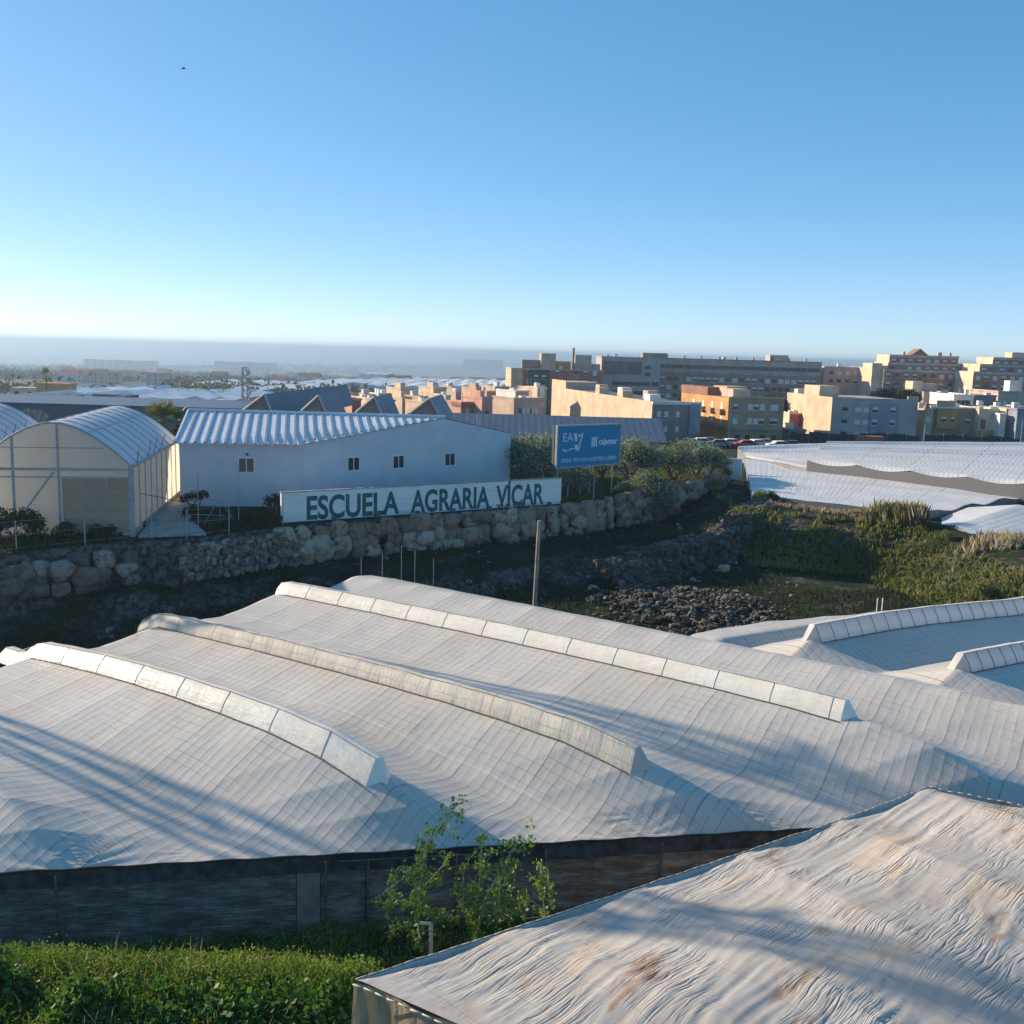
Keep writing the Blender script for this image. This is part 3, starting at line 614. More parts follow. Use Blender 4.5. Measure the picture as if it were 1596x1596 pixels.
def text_part(txt, width, height, mat, parent, x, z, y=-.012, name='lettering', bold=.02, depth=.006, shear=0):
    c = bpy.data.curves.new('t', 'FONT'); c.body = txt; c.size = 1; c.offset = bold; c.extrude = depth; c.shear = shear
    t = bpy.data.objects.new('t', c); COL.objects.link(t); bpy.context.view_layer.update()
    dg = bpy.context.evaluated_depsgraph_get(); me = bpy.data.meshes.new_from_object(t.evaluated_get(dg)); bpy.data.objects.remove(t)
    V = np.array([v.co[:] for v in me.vertices]); mn, mx = V.min(0), V.max(0)
    capz = .7 if any(ch.islower() for ch in txt) else mx[1]
    W = np.empty_like(V); W[:, 0] = (V[:, 0]-mn[0])/(mx[0]-mn[0])*width; W[:, 2] = V[:, 1]*height/.69; W[:, 1] = -V[:, 2]
    me.vertices.foreach_set('co', W.astype(np.float32).ravel()); me.materials.clear(); me.materials.append(mat); me.update(); me.name = name
    o = link(name, me, parent, (x, y, z)); return o
def wall_u(px, py):     # where a pixel column meets the wall plane
    d = ray(px, py); A_ = np.array([[d[0], -SD[0]/SLEN], [d[1], -SD[1]/SLEN]]); t, u = np.linalg.solve(A_, SL); return float(u), float(CAMH+t*d[2]-5.1)
words = [('ESCUELA', (478,810), (622,799)), ('AGRARIA', (640,798), (763,789)), ('VÍCAR', (773,789), (847,783))]
for t_, a_, b_ in words:
    ua, za = wall_u(*a_); ub, zb = wall_u(*b_)
    text_part(t_, ub-ua, 1.66, M['letter'], sw, ua, .30, bold=.028)
for px in (516, 582, 645, 700, 756, 805, 849):
    u_, _ = wall_u(px, 800); m = MB(); m.box(u_-.18, u_+.18, -.72, -.52, .18, .46); m.tube((u_, -.6, .03), (u_, -.6, .2), .04); m.build('flood_lamp', M['steel_dark'], sw)
# ------------------------------------------------------------------ billboard
bA = np.array([3.75, 90.0]); bB = np.array([9.9, 95.4]); bd = bB-bA; bl = float(np.linalg.norm(bd)); ba = math.atan2(bd[1], bd[0])
bz = float(ay(868, 731, 90)[2]); btz = float(ay(868, 663, 90)[2]); bh_ = btz-bz
gz = H1(6.5, 92.5)
bb_ = thing('billboard', 'blue advertising billboard on steel posts among the olive trees', 'billboard', (bA[0], bA[1], gz), ba)
z0, z1 = bz-gz, btz-gz
k = N('billboard_blue').set((.002,.22,.40), .6, spec=.25); M['bb'] = k.m
M['bbw'] = N('billboard_white').set((.62,.68,.74), .5).m
m = MB(); m.box(.12, bl-.12, -.02, .12, z0+.12, z1-.12); m.build('panel', M['bb'], bb_)
m = MB(); m.box(0, .12, -.06, .2, z0, z1); m.box(bl-.12, bl, -.06, .2, z0, z1); m.box(.12, bl-.12, -.06, .2, z0, z0+.12); m.box(.12, bl-.12, -.06, .2, z1-.12, z1); m.build('frame', M['galv'], bb_)
m = MB(); m.box(.1, .3, .25, .5, z0-.1, z1); m.box(-.02, .08, .3, .55, z0-.1, z1); m.build('back_frame', M['steel_dark'], bb_)
for x in (.5, 1.9, 3.4, 4.6, bl-.6):
    MB().tube((x, .35, 0), (x, .3, z0+.1), .07, n=6).build('post', M['galv'], bb_)
MB().tube((3.2, .3, z0), (1.2, .4, z0-1.7), .06, n=6).build('brace', M['galv'], bb_)
W_, Hb = bl, z1-z0
def bx(u): return u*W_
def bz_(v): return z1-v*Hb
# emblem and lettering, positions as fractions of the panel
text_part('EA', .155*W_, .20*Hb, M['bbw'], bb_, bx(.09), bz_(.385), y=-.035, bold=.0)
em = MB()
def strip(pts): em.add([(bx(u), -.036, bz_(v)) for u, v in pts]+[(bx(u), -.024, bz_(v)) for u, v in pts], [tuple(range(len(pts))), tuple(range(len(pts), 2*len(pts)))[::-1]]+[(i, (i+1) % len(pts), (i+1) % len(pts)+len(pts), i+len(pts)) for i in range(len(pts))])
strip([(.25,.20),(.295,.20),(.31,.385),(.275,.385)]); strip([(.315,.24),(.35,.21),(.36,.275),(.325,.28)])
strip([(.375,.195),(.40,.195),(.335,.60),(.285,.60),(.27,.47),(.31,.46),(.325,.54)])
strip([(.12,.615),(.2,.555),(.275,.53),(.275,.55),(.2,.58),(.125,.635)]); strip([(.09,.55),(.125,.55),(.135,.60),(.09,.59)])
em.build('emblem', M['bbw'], bb_)
em = MB()
for u in (.53, .562, .594): strip([(u,.345),(u+.022,.335),(u+.022,.53),(u+.010,.545),(u,.53)])
strip([(.525,.315),(.625,.31),(.62,.335),(.53,.342)]); em.build('logo_shield', M['bbw'], bb_)
text_part('cajamar', .30*W_, .14*Hb, M['bbw'], bb_, bx(.645), bz_(.485), y=-.035, bold=.03)
text_part('DESDE 1975 CON NUESTRO CAMPO', .86*W_, .085*Hb, M['bbw'], bb_, bx(.075), bz_(.865), y=-.035, bold=.008)
# ------------------------------------------------------------------ school hall
k = N('school_wall'); p = k.pos(); f = k.noise(p, .6, 5); c = k.mix(k.sstep(f, .35, .65), (.62,.635,.67), (.57,.585,.62)); k.set(c, .75)
M['school'] = k.m
def metal_roof(name, c1, c2):
    k = N(name); k.set(c1, .38, .0, .5); return k.m
M['roof_metal'] = paint('ribbed_roof_metal', (.66,.70,.76), .35, .06, 1.2, streak=True, spec=.6); M['roof_rib'] = paint('roof_rib', (.22,.27,.35), .5, .1, 2)
Lc, Cc, Rc = (-26.35, 80.6), (-16.75, 82.0), (-.3, 97.0); Rr, Lr_ = (-3.5, 104.5), (-31.5, 102.5)
ez = 10.35; apx = (-6.15, 91.67); az_ = float(ay(712, 653, apx[1])[2]); rl = (-28.7, 91.2)
sc_ = thing('school_hall', 'pale blue flat-walled hall with a ribbed white metal roof behind the lettered wall', 'building', (Cc[0], Cc[1], 5.2))
def chd(m, name, mats, par=sc_, **kw): o = m.build(name, mats, **kw); loc_child(o, par); return o
m = MB(); g0 = 4.9
m.add([(*Lc,g0),(*Cc,g0),(*Cc,ez),(*Lc,ez)], [(0,1,2,3)]); m.add([(*Cc,g0),(*Rc,g0),(*Rc,ez+.1),(*apx,az_-.03),(*Cc,ez)], [(0,1,2,3,4)])
m.add([(*Rc,g0),(*Rr,g0),(*Rr,ez),(*Rc,ez+.1)], [(0,1,2,3)]); m.add([(*Rr,g0),(*Lr_,g0),(*Lr_,ez-.5),(*Rr,ez)], [(0,1,2,3)]); m.add([(*Lr_,g0),(*Lc,g0),(*Lc,ez),(*rl,az_-.03),(*Lr_,ez-.5)], [(0,1,2,3,4)])
chd(m, 'wall', M['school'])
Vn = lambda a, z: Vector((a[0], a[1], z))
eL, eC, rL, rA = Vn((Lc[0]-.25, Lc[1]-.3), ez-.02), Vn((Cc[0]+.02, Cc[1]-.3), ez-.02), Vn((rl[0]-.2, rl[1]), az_+.08), Vn(apx, az_+.06)
m = MB(); nz = Vector((0, 0, -.1)); m.add([eL, eC, rA, rL, eL+nz, eC+nz, rA+nz, rL+nz], [(0,1,2,3), (7,6,5,4), (0,4,5,1), (1,5,6,2), (2,6,7,3), (3,7,4,0)])
bRr = Vn(Rr, ez+.05); bRc = Vn(Rc, ez+.15); bL = Vn(Lr_, ez-.45); m.add([rL, rA, bRc, bRr, bL], [(0,1,2,3,4)])
rf = chd(m, 'roof', M['roof_metal'])
# standing ribs: run from the eave (or the gable line) up to the ridge
m = MB(); nr = 29; rd = (rA-rL); ed = (eC-eL); slope = (rL-eL)
for i in range(nr+1):
    top = rL+rd*(i/nr)
    # down-slope direction = -slope; hit eave or gable line
    lo = None; dirv = -(slope)
    t1 = 1.0; q = top+dirv
    # gable line from eC to rA
    if q.x > eC.x - 0.02:
        # intersect in plan with line eC-rA
        a = np.array([[dirv.x, -(rA.x-eC.x)], [dirv.y, -(rA.y-eC.y)]]); b = np.array([eC.x-top.x, eC.y-top.y]); sol = np.linalg.solve(a, b); t1 = min(1, max(0, sol[0])); q = top+dirv*t1
    if t1 < .03: continue
    side = rd.normalized()*.12; up = Vector((0, 0, .10))
    m.add([q-side, q+side, q+side*.8+up, q-side*.8+up, top-side, top+side, top+side*.8+up, top-side*.8+up], [(0,1,2,3), (3,2,6,7), (1,5,6,2), (0,3,7,4), (4,7,6,5)])
m_ = m.build('roof_rib', M['roof_rib']); m_.parent = rf
m = MB(); m.path([rL+Vector((0,0,.1)), rA+Vector((0,0,.1))], .16, n=6); m_ = m.build('ridge_cap', M['roof_metal']); m_.parent = rf
m = MB(); m.path([eL+Vector((0,0,.02)), rL+Vector((0,0,.1))], .12, n=6); m_ = m.build('verge_trim', M['roof_metal']); m_.parent = rf
m = MB(); m.path([eC, rA, bRc], .05, n=6); m_ = m.build('gable_trim', M['galv']); m_.parent = rf
def wall_window(par, a, b, u, zc, w_, h_, nrm_off=.04, name='window', frame=M['white_paint'], split=True):
    a = np.array(a); b = np.array(b); d = (b-a)/np.linalg.norm(b-a); ang = math.atan2(d[1], d[0]); q = a+d*u
    m = MB(); t = .09
    m.box(-w_/2, -w_/2+t, -nrm_off, .02, -h_/2, h_/2); m.box(w_/2-t, w_/2, -nrm_off, .02, -h_/2, h_/2); m.box(-w_/2+t, w_/2-t, -nrm_off, .02, h_/2-t, h_/2); m.box(-w_/2+t, w_/2-t, -nrm_off, .02, -h_/2, -h_/2+t)
    if split: m.box(-.04, .04, -nrm_off, .02, -h_/2+t, h_/2-t)
    f = m.build(name, frame); f.parent = par; f.matrix_parent_inverse = Matrix.Identity(4); f.location = Vector((q[0], q[1], zc))-par.location; f.rotation_euler = (0, 0, ang)
    for sx in ((-1, 1) if split else (0,)):
        m = MB(); xa = -w_/2+t if sx <= 0 else .04; xb = w_/2-t if sx >= 0 else -.04; m.box(xa, xb, -.012, .0, -h_/2+t, h_/2-t); m.build('pane', M['glass'], f)
    return f
def on_wall(a, b, px, py):
    a = np.array(a); b = np.array(b); d = ray(px, py); e = (b-a)/np.linalg.norm(b-a); t, u = np.linalg.solve(np.array([[d[0], -e[0]], [d[1], -e[1]]]), a); return float(u), float(CAMH+t*d[2])
u_, z_ = on_wall(Lc, Cc, 384, 725); wall_window(sc_, Lc, Cc, u_, z_, 1.3, 1.25)
for px, py in ((551,723),(621,720),(701,716)):
    u_, z_ = on_wall(Cc, Rc, px, py); wall_window(sc_, Cc, Rc, u_, z_, 1.25, 1.2)
u_, z_ = on_wall(Lc, Cc, 386, 707); d_ = (np.array(Cc)-np.array(Lc)); d_ /= np.linalg.norm(d_); q = np.array(Lc)+d_*u_
m = MB(); m.tube((q[0], q[1], z_), (q[0]+.05, q[1]-.35, z_+.05), .03); m.tube((q[0]+.05, q[1]-.35, z_-.12), (q[0]+.05, q[1]-.35, z_+.1), .14, .05, 8); chd(m, 'wall_lamp', M['bark'])
q = ay(747, 664, 93.5)
m = MB(); m.tube((q[0]-.2, 93.4, 10.9), (q[0]-.2, 93.4, 12.5), .03); m.tube((q[0]-.6, 93.4, 11.9), (q[0]+.2, 93.4, 12.1), .02); m.tube((q[0]+.05, 93.4, 10.9), (q[0]+.05, 93.4, 12.3), .02); chd(m, 'antenna', M['galv'])
# ------------------------------------------------------------------ arched hoop houses
k = N('cream_plastic'); p = k.pos(); f = k.noise(p, .5, 4); c = k.mix(k.sstep(f, .35, .65), (.66,.63,.57), (.60,.57,.51)); k.set(c, .5); k.bump(k.noise(k.mapping(p, (3,3,.4)), 1.2, 4), .5, .1); k.translucent(.6, (.90,.84,.72)); M['cream'] = k.m
k = N('arch_plastic'); p = k.pos(); f = k.noise(p, .6, 4); c = k.mix(k.sstep(f, .35, .65), (.66,.69,.76), (.58,.62,.70)); k.set(c, .4); k.bump(k.noise(k.mapping(p, (.5,3,.5)), 1.0, 3), .4, .1); k.translucent(.25, (.7,.75,.8)); M['archp'] = k.m
def hoop(org, label, ang, wdt, length, ze, zt, g, front=True, skew=0):
    t = thing('arched_greenhouse', label, 'greenhouse', org, ang)
    # local: x from left spring (0) to right spring (wdt), y along the length
    na = 18; arc = [(wdt*(.5-.5*math.cos(math.pi*(.5-.5*math.cos(math.pi*i/na)))), 0) for i in range(na+1)]
    pts = []
    for i in range(na+1):
        x = wdt*i/na; s_ = abs(2*x/wdt-1); pts.append((x, ze+(zt-ze)*(1-s_**1.75)))
    ny_ = int(length/2.0); V = []
    for j in range(ny_+1):
        for (x, z) in pts: V.append((x, j*length/ny_, z-g))
    me = npmesh('cover', V, gridfaces(ny_+1, na+1)[:, ::-1], M['archp'], smooth=True); link('cover', me, t)
    for j in range(ny_+1):
        m = MB(); m.path([(x, j*length/ny_, z-g+.03) for x, z in pts[::2]], .035 if j else .07, n=5); m.build('hoop', M['galv'], t)
    m = MB(); m.path([(wdt*.72, 0, ze+(zt-ze)*(1-.44**1.75)-g+.05), (wdt*.72, length, ze+(zt-ze)*(1-.44**1.75)-g+.05)], .03, n=4); m.build('purlin', M['galv'], t)
    eh = ze-g
    if front:
        m = MB(); V = [(x, .02, z-g) for x, z in pts]; n = len(V); m.add(V+[(wdt, .02, .1), (0, .02, .1)], [tuple(range(n))+(n, n+1)]); m.build('end_sheet', M['cream'], t)
        for fx_, big in ((.24, 0), (.53, 1), (0.0, 1), (1.0, 1)):
            x = fx_*wdt; s_ = abs(2*x/wdt-1); zt_ = ze+(zt-ze)*(1-s_**1.75)-g; m = MB(); w2_ = .16 if fx_ in (0., 1.) else .07; m.box(x-w2_, x+w2_, -.10, .015, 0, (eh+.1 if fx_ in (0., 1.) else zt_)); m.build('post', M['galv'], t)
        m = MB(); m.box(0, wdt, -.14, -.01, eh-.30, eh-.14); m.build('beam', M['galv'], t)
        m = MB(); m.box(0, wdt, -.09, -.01, eh-.78, eh-.70); m.build('rail', M['galv'], t)
        m = MB(); m.box(0, wdt*.82, -.06, .0, eh+1.15, eh+1.2); m.build('rail', M['galv'], t)
        x0_, x1_ = wdt*.54+.12, wdt-.2
        m = MB(); m.box(x0_, x1_, -.05, .01, .25, eh-.82); d = m.build('door', M['cream_door'], t)
        m = MB()
        for i in range(4): xx = x0_+(x1_-x0_)*i/3; m.box(xx-.03, xx+.03, -.09, -.052, .25, eh-.82)
        zz_ = [.28+(eh-1.12)*i/4 for i in range(5)]
        for zq in zz_: m.box(x0_, x1_, -.105, -.092, zq, zq+.05)
        m.build('door_frame', M['galv'], d)
        m = MB(); m.tube((wdt*.5, -.15, eh-.4), (wdt*.24, -.35, .8), .07); m.build('brace', M['galv'], t)
    # side sheets
    for sx, xx in ((0, 0.0), (1, wdt)):
        nseg = 40; V = []
        for j in range(nseg+1):
            yy = length*j/nseg; w__ = .05*math.sin(j*1.9)+.03*math.sin(j*4.1)
            V += [(xx+(1 if sx else -1)*(.02+w__*.3), yy, .45), (xx+(1 if sx else -1)*(.04+w__), yy, eh*.5), (xx, yy, eh)]
        me = npmesh('side_sheet', V, gridfaces(nseg+1, 3), M['cream'], smooth=True); link('side_sheet', me, t)
    m = MB(); m.box(wdt-.05, wdt+.12, 0, length, 0, .45); m.build('kerb', M['concrete'], t)
    for j in range(0, ny_+1): m = MB(); m.tube((wdt+.08, j*length/ny_, 0), (wdt+.08, j*length/ny_, eh), .04); m.build('side_post', M['galv'], t)
    m = MB(); m.path([(wdt+.1, 0, eh), (wdt+.1, length, eh)], .11, n=6); m.build('gutter', M['galv'], t)
    for j, yy in enumerate((1.2, 5.0, 7.0, 9.5)):
        m = MB(); m.path([(wdt+.15, yy, eh), (wdt+.25+.1*j, yy+.4, eh+1.3)], .03, n=4)
        m.build('bare_rod', M['steel_dark'], t)
    return t
k = N('door_sheet'); p = k.pos(); f = k.noise(p, .8, 4); c = k.mix(k.sstep(f, .35, .65), (.52,.46,.34), (.46,.40,.30)); k.set(c, .6); k.translucent(.5, (.75,.6,.38)); M['cream_door'] = k.m
ha = math.atan2(-27.9+25.1, -(86.5-67)) ; HANG = math.atan2(19.5, -3.2)-math.pi/2
hw = 9.6; hr = np.array([-25.1, 67.0]); hx = np.array([math.cos(HANG), math.sin(HANG)]); hl = hr-hx*hw
hoop((hl[0], hl[1], 5.25), 'arched plastic greenhouse with a cream gridded door, left of the pale blue hall', HANG, hw, 19.5, 9.95, 12.75, 5.25)
h2 = hl-hx*13.2+np.array([-math.sin(HANG), math.cos(HANG)])*12
hoop((h2[0], h2[1], 5.25), 'second arched plastic greenhouse, only a corner of its roof showing at the left edge', HANG, 9.6, 18, 9.8, 12.3, 5.25, front=False)
# ------------------------------------------------------------------ halls behind
k = N('gable_brown'); k.set((.17,.155,.15), .85); M['gable'] = k.m
def corr(name, c, per=1.0, deep=.5):
    k = N(name); p = k.pos(); s_ = k.n('ShaderNodeSeparateXYZ'); k.l(p, s_.inputs[0]); f = k.math('FRACT', k.math('DIVIDE', s_.outputs[0], per)); d = k.math('ABSOLUTE', k.math('SUBTRACT', f, .5))
    c_ = k.mix(k.math('MULTIPLY', k.sstep(d, .44, .5), deep), c, tuple(x*.4 for x in c)); c_ = k.mix(k.math('MULTIPLY', k.sstep(k.noise(p, .25, 5), .4, .7), .35), c_, tuple(x*.8 for x in c)); k.set(c_, .5, spec=.5); k.bump(d, .5, .1); return k.m
M['corr_blue'] = corr('blue_grey_sheet', (.075,.105,.155), 1.1, .25); M['corr_grey'] = corr('grey_sheet', (.10,.125,.165), 1.3, .25)
wh = thing('sawtooth_workshop', 'dark workshop with four blue-grey gabled roofs behind the white ribbed roof', 'building', (-20, 112, 4))
apx_px = [(413,615,540,606,360,430), (497,617,525,614,455,515), (584,619,609,617,541,600), (670,621,689,619,626,690)]
for i, (ax, ay1, bx_, by_, fl, fr) in enumerate(apx_px):
    a = ay(ax, ay1, 112); zt = 12.75; a[2] = zt = a[2]
    L_ = ay(fl, 655, 112); R_ = ay(fr, 655, 112); zf_ = L_[2]
    dy = 36 if i == 0 else 11; b = ay(bx_, by_, 112+dy); b = np.array([b[0], 112+dy, zt])
    dx = b-a; Lb = L_+dx; Rb = R_+dx; L_[2] = R_[2] = Lb[2] = Rb[2] = zf_
    m = MB(); m.add([(L_[0],112,4),(R_[0],112,4),R_,a,L_], [(0,1,2,3,4)]); g = chd(m, 'gable', M['gable'], wh)
    m = MB(); up = np.array([0,0,.06]); fo = np.array([0,-.35,0])
    m.add([L_+up+fo, a+up+fo, b+up, Lb+up], [(0,1,2,3)]); m.add([a+up+fo, R_+up+fo, Rb+up, b+up], [(0,1,2,3)]); chd(m, 'roof', M['corr_blue'], wh)
    m = MB(); m.path([L_+up+fo, a+up+fo, R_+up+fo], .12, n=4); chd(m, 'verge_trim', M['galv'], wh)
lw = thing('warehouse', 'long low blue-grey sheet-clad warehouse behind the arched greenhouse', 'building', (-70, 150, 3))
a = ay(-40, 628, 150); b = ay(375, 636, 150)
m = MB(); m.box(a[0]-20, b[0], 150, 172, 2, a[2]+.05); chd(m, 'wall', M['corr_grey'], lw)
m = MB(); m.box(a[0]-20.3, b[0]+.3, 149.7, 172.3, a[2]+.05, a[2]+.25); chd(m, 'roof', M['corr_blue'], lw)
lw2 = thing('warehouse', 'long blue-grey warehouse with a sloping sheet roof behind the billboard', 'building', (0, 165, 2))
e0 = ay(690, 668, 165); e1 = ay(1040, 688, 165); r0 = ay(690, 640, 176); r1 = ay(1029, 655, 176); e0[2] = e1[2] = 4.4; r0[2] = r1[2] = (r0[2]+r1[2])/2
m = MB(); m.add([e0, e1, r1, r0], [(0,1,2,3)]); e0b = e0+np.array([0,26,0]); e1b = e1+np.array([0,26,0]); m.add([r0, r1, e1b, e0b], [(0,1,2,3)]); chd(m, 'roof', M['corr_blue'], lw2)
m = MB(); m.box(e0[0]+.2, e1[0]-.2, 165.3, 190, 1, 4.3); m.add([(e1[0]-.2,165.3,4.3), (e1[0]-.2,190.5,4.3), r1-np.array([.2,0,.1])], [(0,1,2)]); chd(m, 'wall', M['corr_grey'], lw2)
# ------------------------------------------------------------------ foliage helpers
def leaves(cent, size, tint, squash=1.0, up=0.0, aspect=.55, r=None):
    """diamond leaves at the given centres"""
    r = r or rng; n = len(cent); a = r.normal(size=(n, 3)); a[:, 2] = a[:, 2]*squash+up; a /= np.linalg.norm(a, axis=1)[:, None]
    b = np.cross(a, r.normal(size=(n, 3))); b /= np.linalg.norm(b, axis=1)[:, None]+1e-9
    s = (np.asarray(size)*r.uniform(.65, 1.35, n))[:, None]; c = np.asarray(cent)
    V = np.stack([c-a*s*.5, c+b*s*aspect*.5, c+a*s*.5, c-b*s*aspect*.5], 1).reshape(-1, 3)
    return V, np.arange(4*n).reshape(-1, 4), np.repeat(np.clip(tint, 0, 1), 4)
def crown_pts(n, rad, clumps=38, r=None, hollow=.55, spread=.17, flat=1):
    r = r or rng; d = r.normal(size=(clumps, 3)); d /= np.linalg.norm(d, axis=1)[:, None]; d[:, 2] = np.where(d[:, 2] < -.35, -d[:, 2]*.4, d[:, 2])
    c = d*(hollow+(1-hollow)*r.random((clumps, 1)))*np.array(rad)*.88; k = r.integers(0, clumps, n)
    p = c[k]+r.normal(size=(n, 3))*np.array(rad)*spread; tint = .15+.5*r.random(n)+.35*(r.random(clumps)[k])
    return p, tint
def tree_meshes(h, rad, nleaf, ls, mat, trunkmat, seed, trunk_r=.14, clumps=38, fork=3, spread=.17):
    r = np.random.default_rng(seed); p, t = crown_pts(nleaf, rad, clumps, r, spread=spread); p = p+np.array([0, 0, h-rad[2]*.95])
    V, F, T = leaves(p, ls, t, r=r); crown = npmesh('crown', V, F, mat, tint=T)
    m = MB(); m.tube((0, 0, -.2), (.05, 0, (h-2*rad[2])*.9+.4), trunk_r, trunk_r*.75, 7)
    for i in range(fork+2):
        a = 2*math.pi*i/(fork+2)+r.random(); e = Vector((math.cos(a)*rad[0]*.6, math.sin(a)*rad[1]*.6, h-rad[2]*(.6+.5*r.random())))
        b = Vector((.05, 0, (h-2*rad[2])*.9+.3)); mid = (b+e)/2+Vector((r.normal()*.1, r.normal()*.1, .15)); m.path([b, mid, e], trunk_r*.6, trunk_r*.2, 5)
    me = bpy.data.meshes.new('trunk'); me.from_pydata(m.v, [], m.f); me.materials.append(trunkmat); return crown, me
def place_tree(name, pair, loc, sc, rz, label, cat, group=None):
    t = thing(name, label, cat, loc, rz, group); t.scale = sc
    link('crown', pair[0], t); link('trunk', pair[1], t); return t
olives = [tree_meshes(3.6, (1.9, 1.9, 1.6), 9000, .16, M['leaf_olive'], M['bark'], 100+i, clumps=46, spread=.15) for i in range(3)]
OL = [(815,700,99,1.25,'behind the right end of the pale blue hall'),(850,705,104,1.15,'just left of the billboard, deepest in shade'),(893,735,92,.75,'under the left half of the billboard'),(985,720,100,1.2,'directly right of the billboard, tallest of the row'),
      (1010,735,96,1.05,'low in front of the row right of the billboard'),(1050,722,104,1.12,'near the middle of the row right of the billboard'),(1085,728,108,1.05,'second from the terrace corner'),(1108,742,111,.8,'at the right end of the olive row'),(940,722,104,1.0,'behind the right half of the billboard'),(1030,760,95.5,.62,'small, standing at the wall edge in front of the olive row')]
for i, (px, py, Y_, s_, lb) in enumerate(OL):
    q = ay(px, py, Y_); g = H1(q[0], q[1]); place_tree('olive_tree', olives[i % 3], (q[0], q[1], g-.55*s_), (s_*1.38, s_*1.38, s_*1.22), i*1.3, 'silvery olive tree '+lb, 'olive tree', 'olive trees on the terrace')
bush_g = [tree_meshes(1.3, (.8, .8, .62), 1500, .13, M['leaf_bank'], M['bark'], 140+i, .04, 22) for i in range(2)]
bush_d = [tree_meshes(1.2, (.7, .7, .58), 1400, .12, M['leaf_pine'], M['bark'], 150+i, .04, 20) for i in range(2)]
BS = [(1120,758,103,1.1,0,'bright green bush at the rocks by the terrace corner'),(1203,770,95,1.0,1,'dark round bush alone on the bank by the plastic roof'),(1185,760,96,.9,0,'spindly bush between the terrace corner and the round bush'),
      (1130,735,112,1.0,0,'leafy bush beside the white wall stub on the terrace'),(1440,800,84,1.0,1,'dark bush at the foot of the reeds'),(990,765,92.5,.8,0,'bright green low bush under the olive trees'),
      (430,770,77.5,1.4,1,'dark bush squeezed against the left end of the lettered wall'),(40,790,64.5,1.7,1,'big dark bush in front of the arched greenhouse, near the left edge'),(0,800,63.5,1.9,1,'dark bush cut by the left edge of the photo'),
      (170,800,66.2,.75,1,'small dark bush under the gridded greenhouse door'),(150,812,65.6,.9,1,'low dark bush above the left rock wall'),(105,815,64.6,1.1,1,'dark bush at the foot of the greenhouse centre post'),(1540,800,70,1.2,0,'leggy green bush on the bank near the right edge'),
      (1478,800,80,.7,0,'small weed bush left of the leggy bush on the bank'),(300,790,73,1.1,1,'dark hedge-like bush beside the path')]
for i, (px, py, Y_, s_, kd, lb) in enumerate(BS):
    q = ay(px, py, Y_); g = H1(q[0], q[1]); place_tree('bush', (bush_g, bush_d)[kd][i % 2], (q[0], q[1], g), (s_, s_, s_), i*2.1, lb, 'bush')
# clipped ball shrub in front of the hall
L0 = thing('topiary_shrub', 'dark shrub clipped into three balls in front of the pale blue hall', 'shrub', (float(ay(305,785,77)[0]), 77.0, 5.2))
for (px, py, r_) in ((290,778,.50), (303,777,.62), (316,773,.46)):
    q = ay(px, py, 77.0); p, t = crown_pts(1100, (r_, r_, r_), 60, hollow=.9, spread=.12); V, F, T = leaves(p+np.array([q[0]-L0.location[0], 0, q[2]-5.2]), .09, t*.7)
    link('clipped_ball', npmesh('clipped_ball', V, F, M['leaf_pine'], tint=T), L0)
    MB().tube((0, 0, 0), (q[0]-L0.location[0], 0, q[2]-5.2), .05).build('stem', M['bark'], L0)
# fan palm behind the arched greenhouse
def fan_palm(h, seed, nf=34, cr=1.9):
    r = np.random.default_rng(seed); Vs = []; Fs = []; T = []; n = 0
    for i in range(nf):
        a = r.uniform(0, 2*math.pi); el = r.uniform(-.5, 1.35); d = np.array([math.cos(a)*math.cos(el), math.sin(a)*math.cos(el), math.sin(el)]); side = np.cross(d, [0, 0, 1.]); side /= np.linalg.norm(side)+1e-9; upv = np.cross(side, d)
        c0 = d*cr*.45; R_ = cr*.6*r.uniform(.8, 1.15); tt_ = r.random()*.7+(.3 if el > .3 else 0)
        for k_ in range(11):
            b = (k_-5)*.26; dd = d*math.cos(b)+side*math.sin(b); e = c0+dd*R_*(1-.25*abs(b)/1.3)+np.array([0, 0, -.25*R_*(1 if el < .8 else .3)]); w_ = np.cross(dd, upv)*.055*cr/1.9
            Vs += [c0-w_*.4, (c0+e)/2-w_+upv*.03, e, (c0+e)/2+w_-upv*.03]; Fs.append([n, n+1, n+2, n+3]); T += [tt_]*4; n += 4
        w_ = side*.02; Vs += [np.zeros(3)-w_, c0-w_, c0+w_, np.zeros(3)+w_]; Fs.append([n, n+1, n+2, n+3]); T += [.5]*4; n += 4
    V = np.array(Vs)+np.array([0, 0, h])
    cm = npmesh('crown', V, np.array(Fs), M['leaf_palm'], tint=T)
    m = MB(); m.path([(0, 0, -.3), (.05, .02, h*.5), (0, 0, h)], .24, .17, 8)
    me = bpy.data.meshes.new('trunk'); me.from_pydata(m.v, [], m.f); me.materials.append(M['bark']); return cm, me
palm = fan_palm(5.6, 5, 44, 2.6); q = ay(256, 664, 92); place_tree('fan_palm', palm, (q[0], 92, float(q[2])-5.6), (1.15, 1.15, 1), .4, 'fan palm rising between the arched greenhouse and the pale blue hall', 'palm tree')
pal2 = fan_palm(3.4, 6, 26); q = ay(262, 700, 90); place_tree('fan_palm', pal2, (q[0]+.2, 90, 5.2), (1, 1, .95), 1.4, 'lower fan palm half hidden at the corner of the arched greenhouse', 'palm tree')
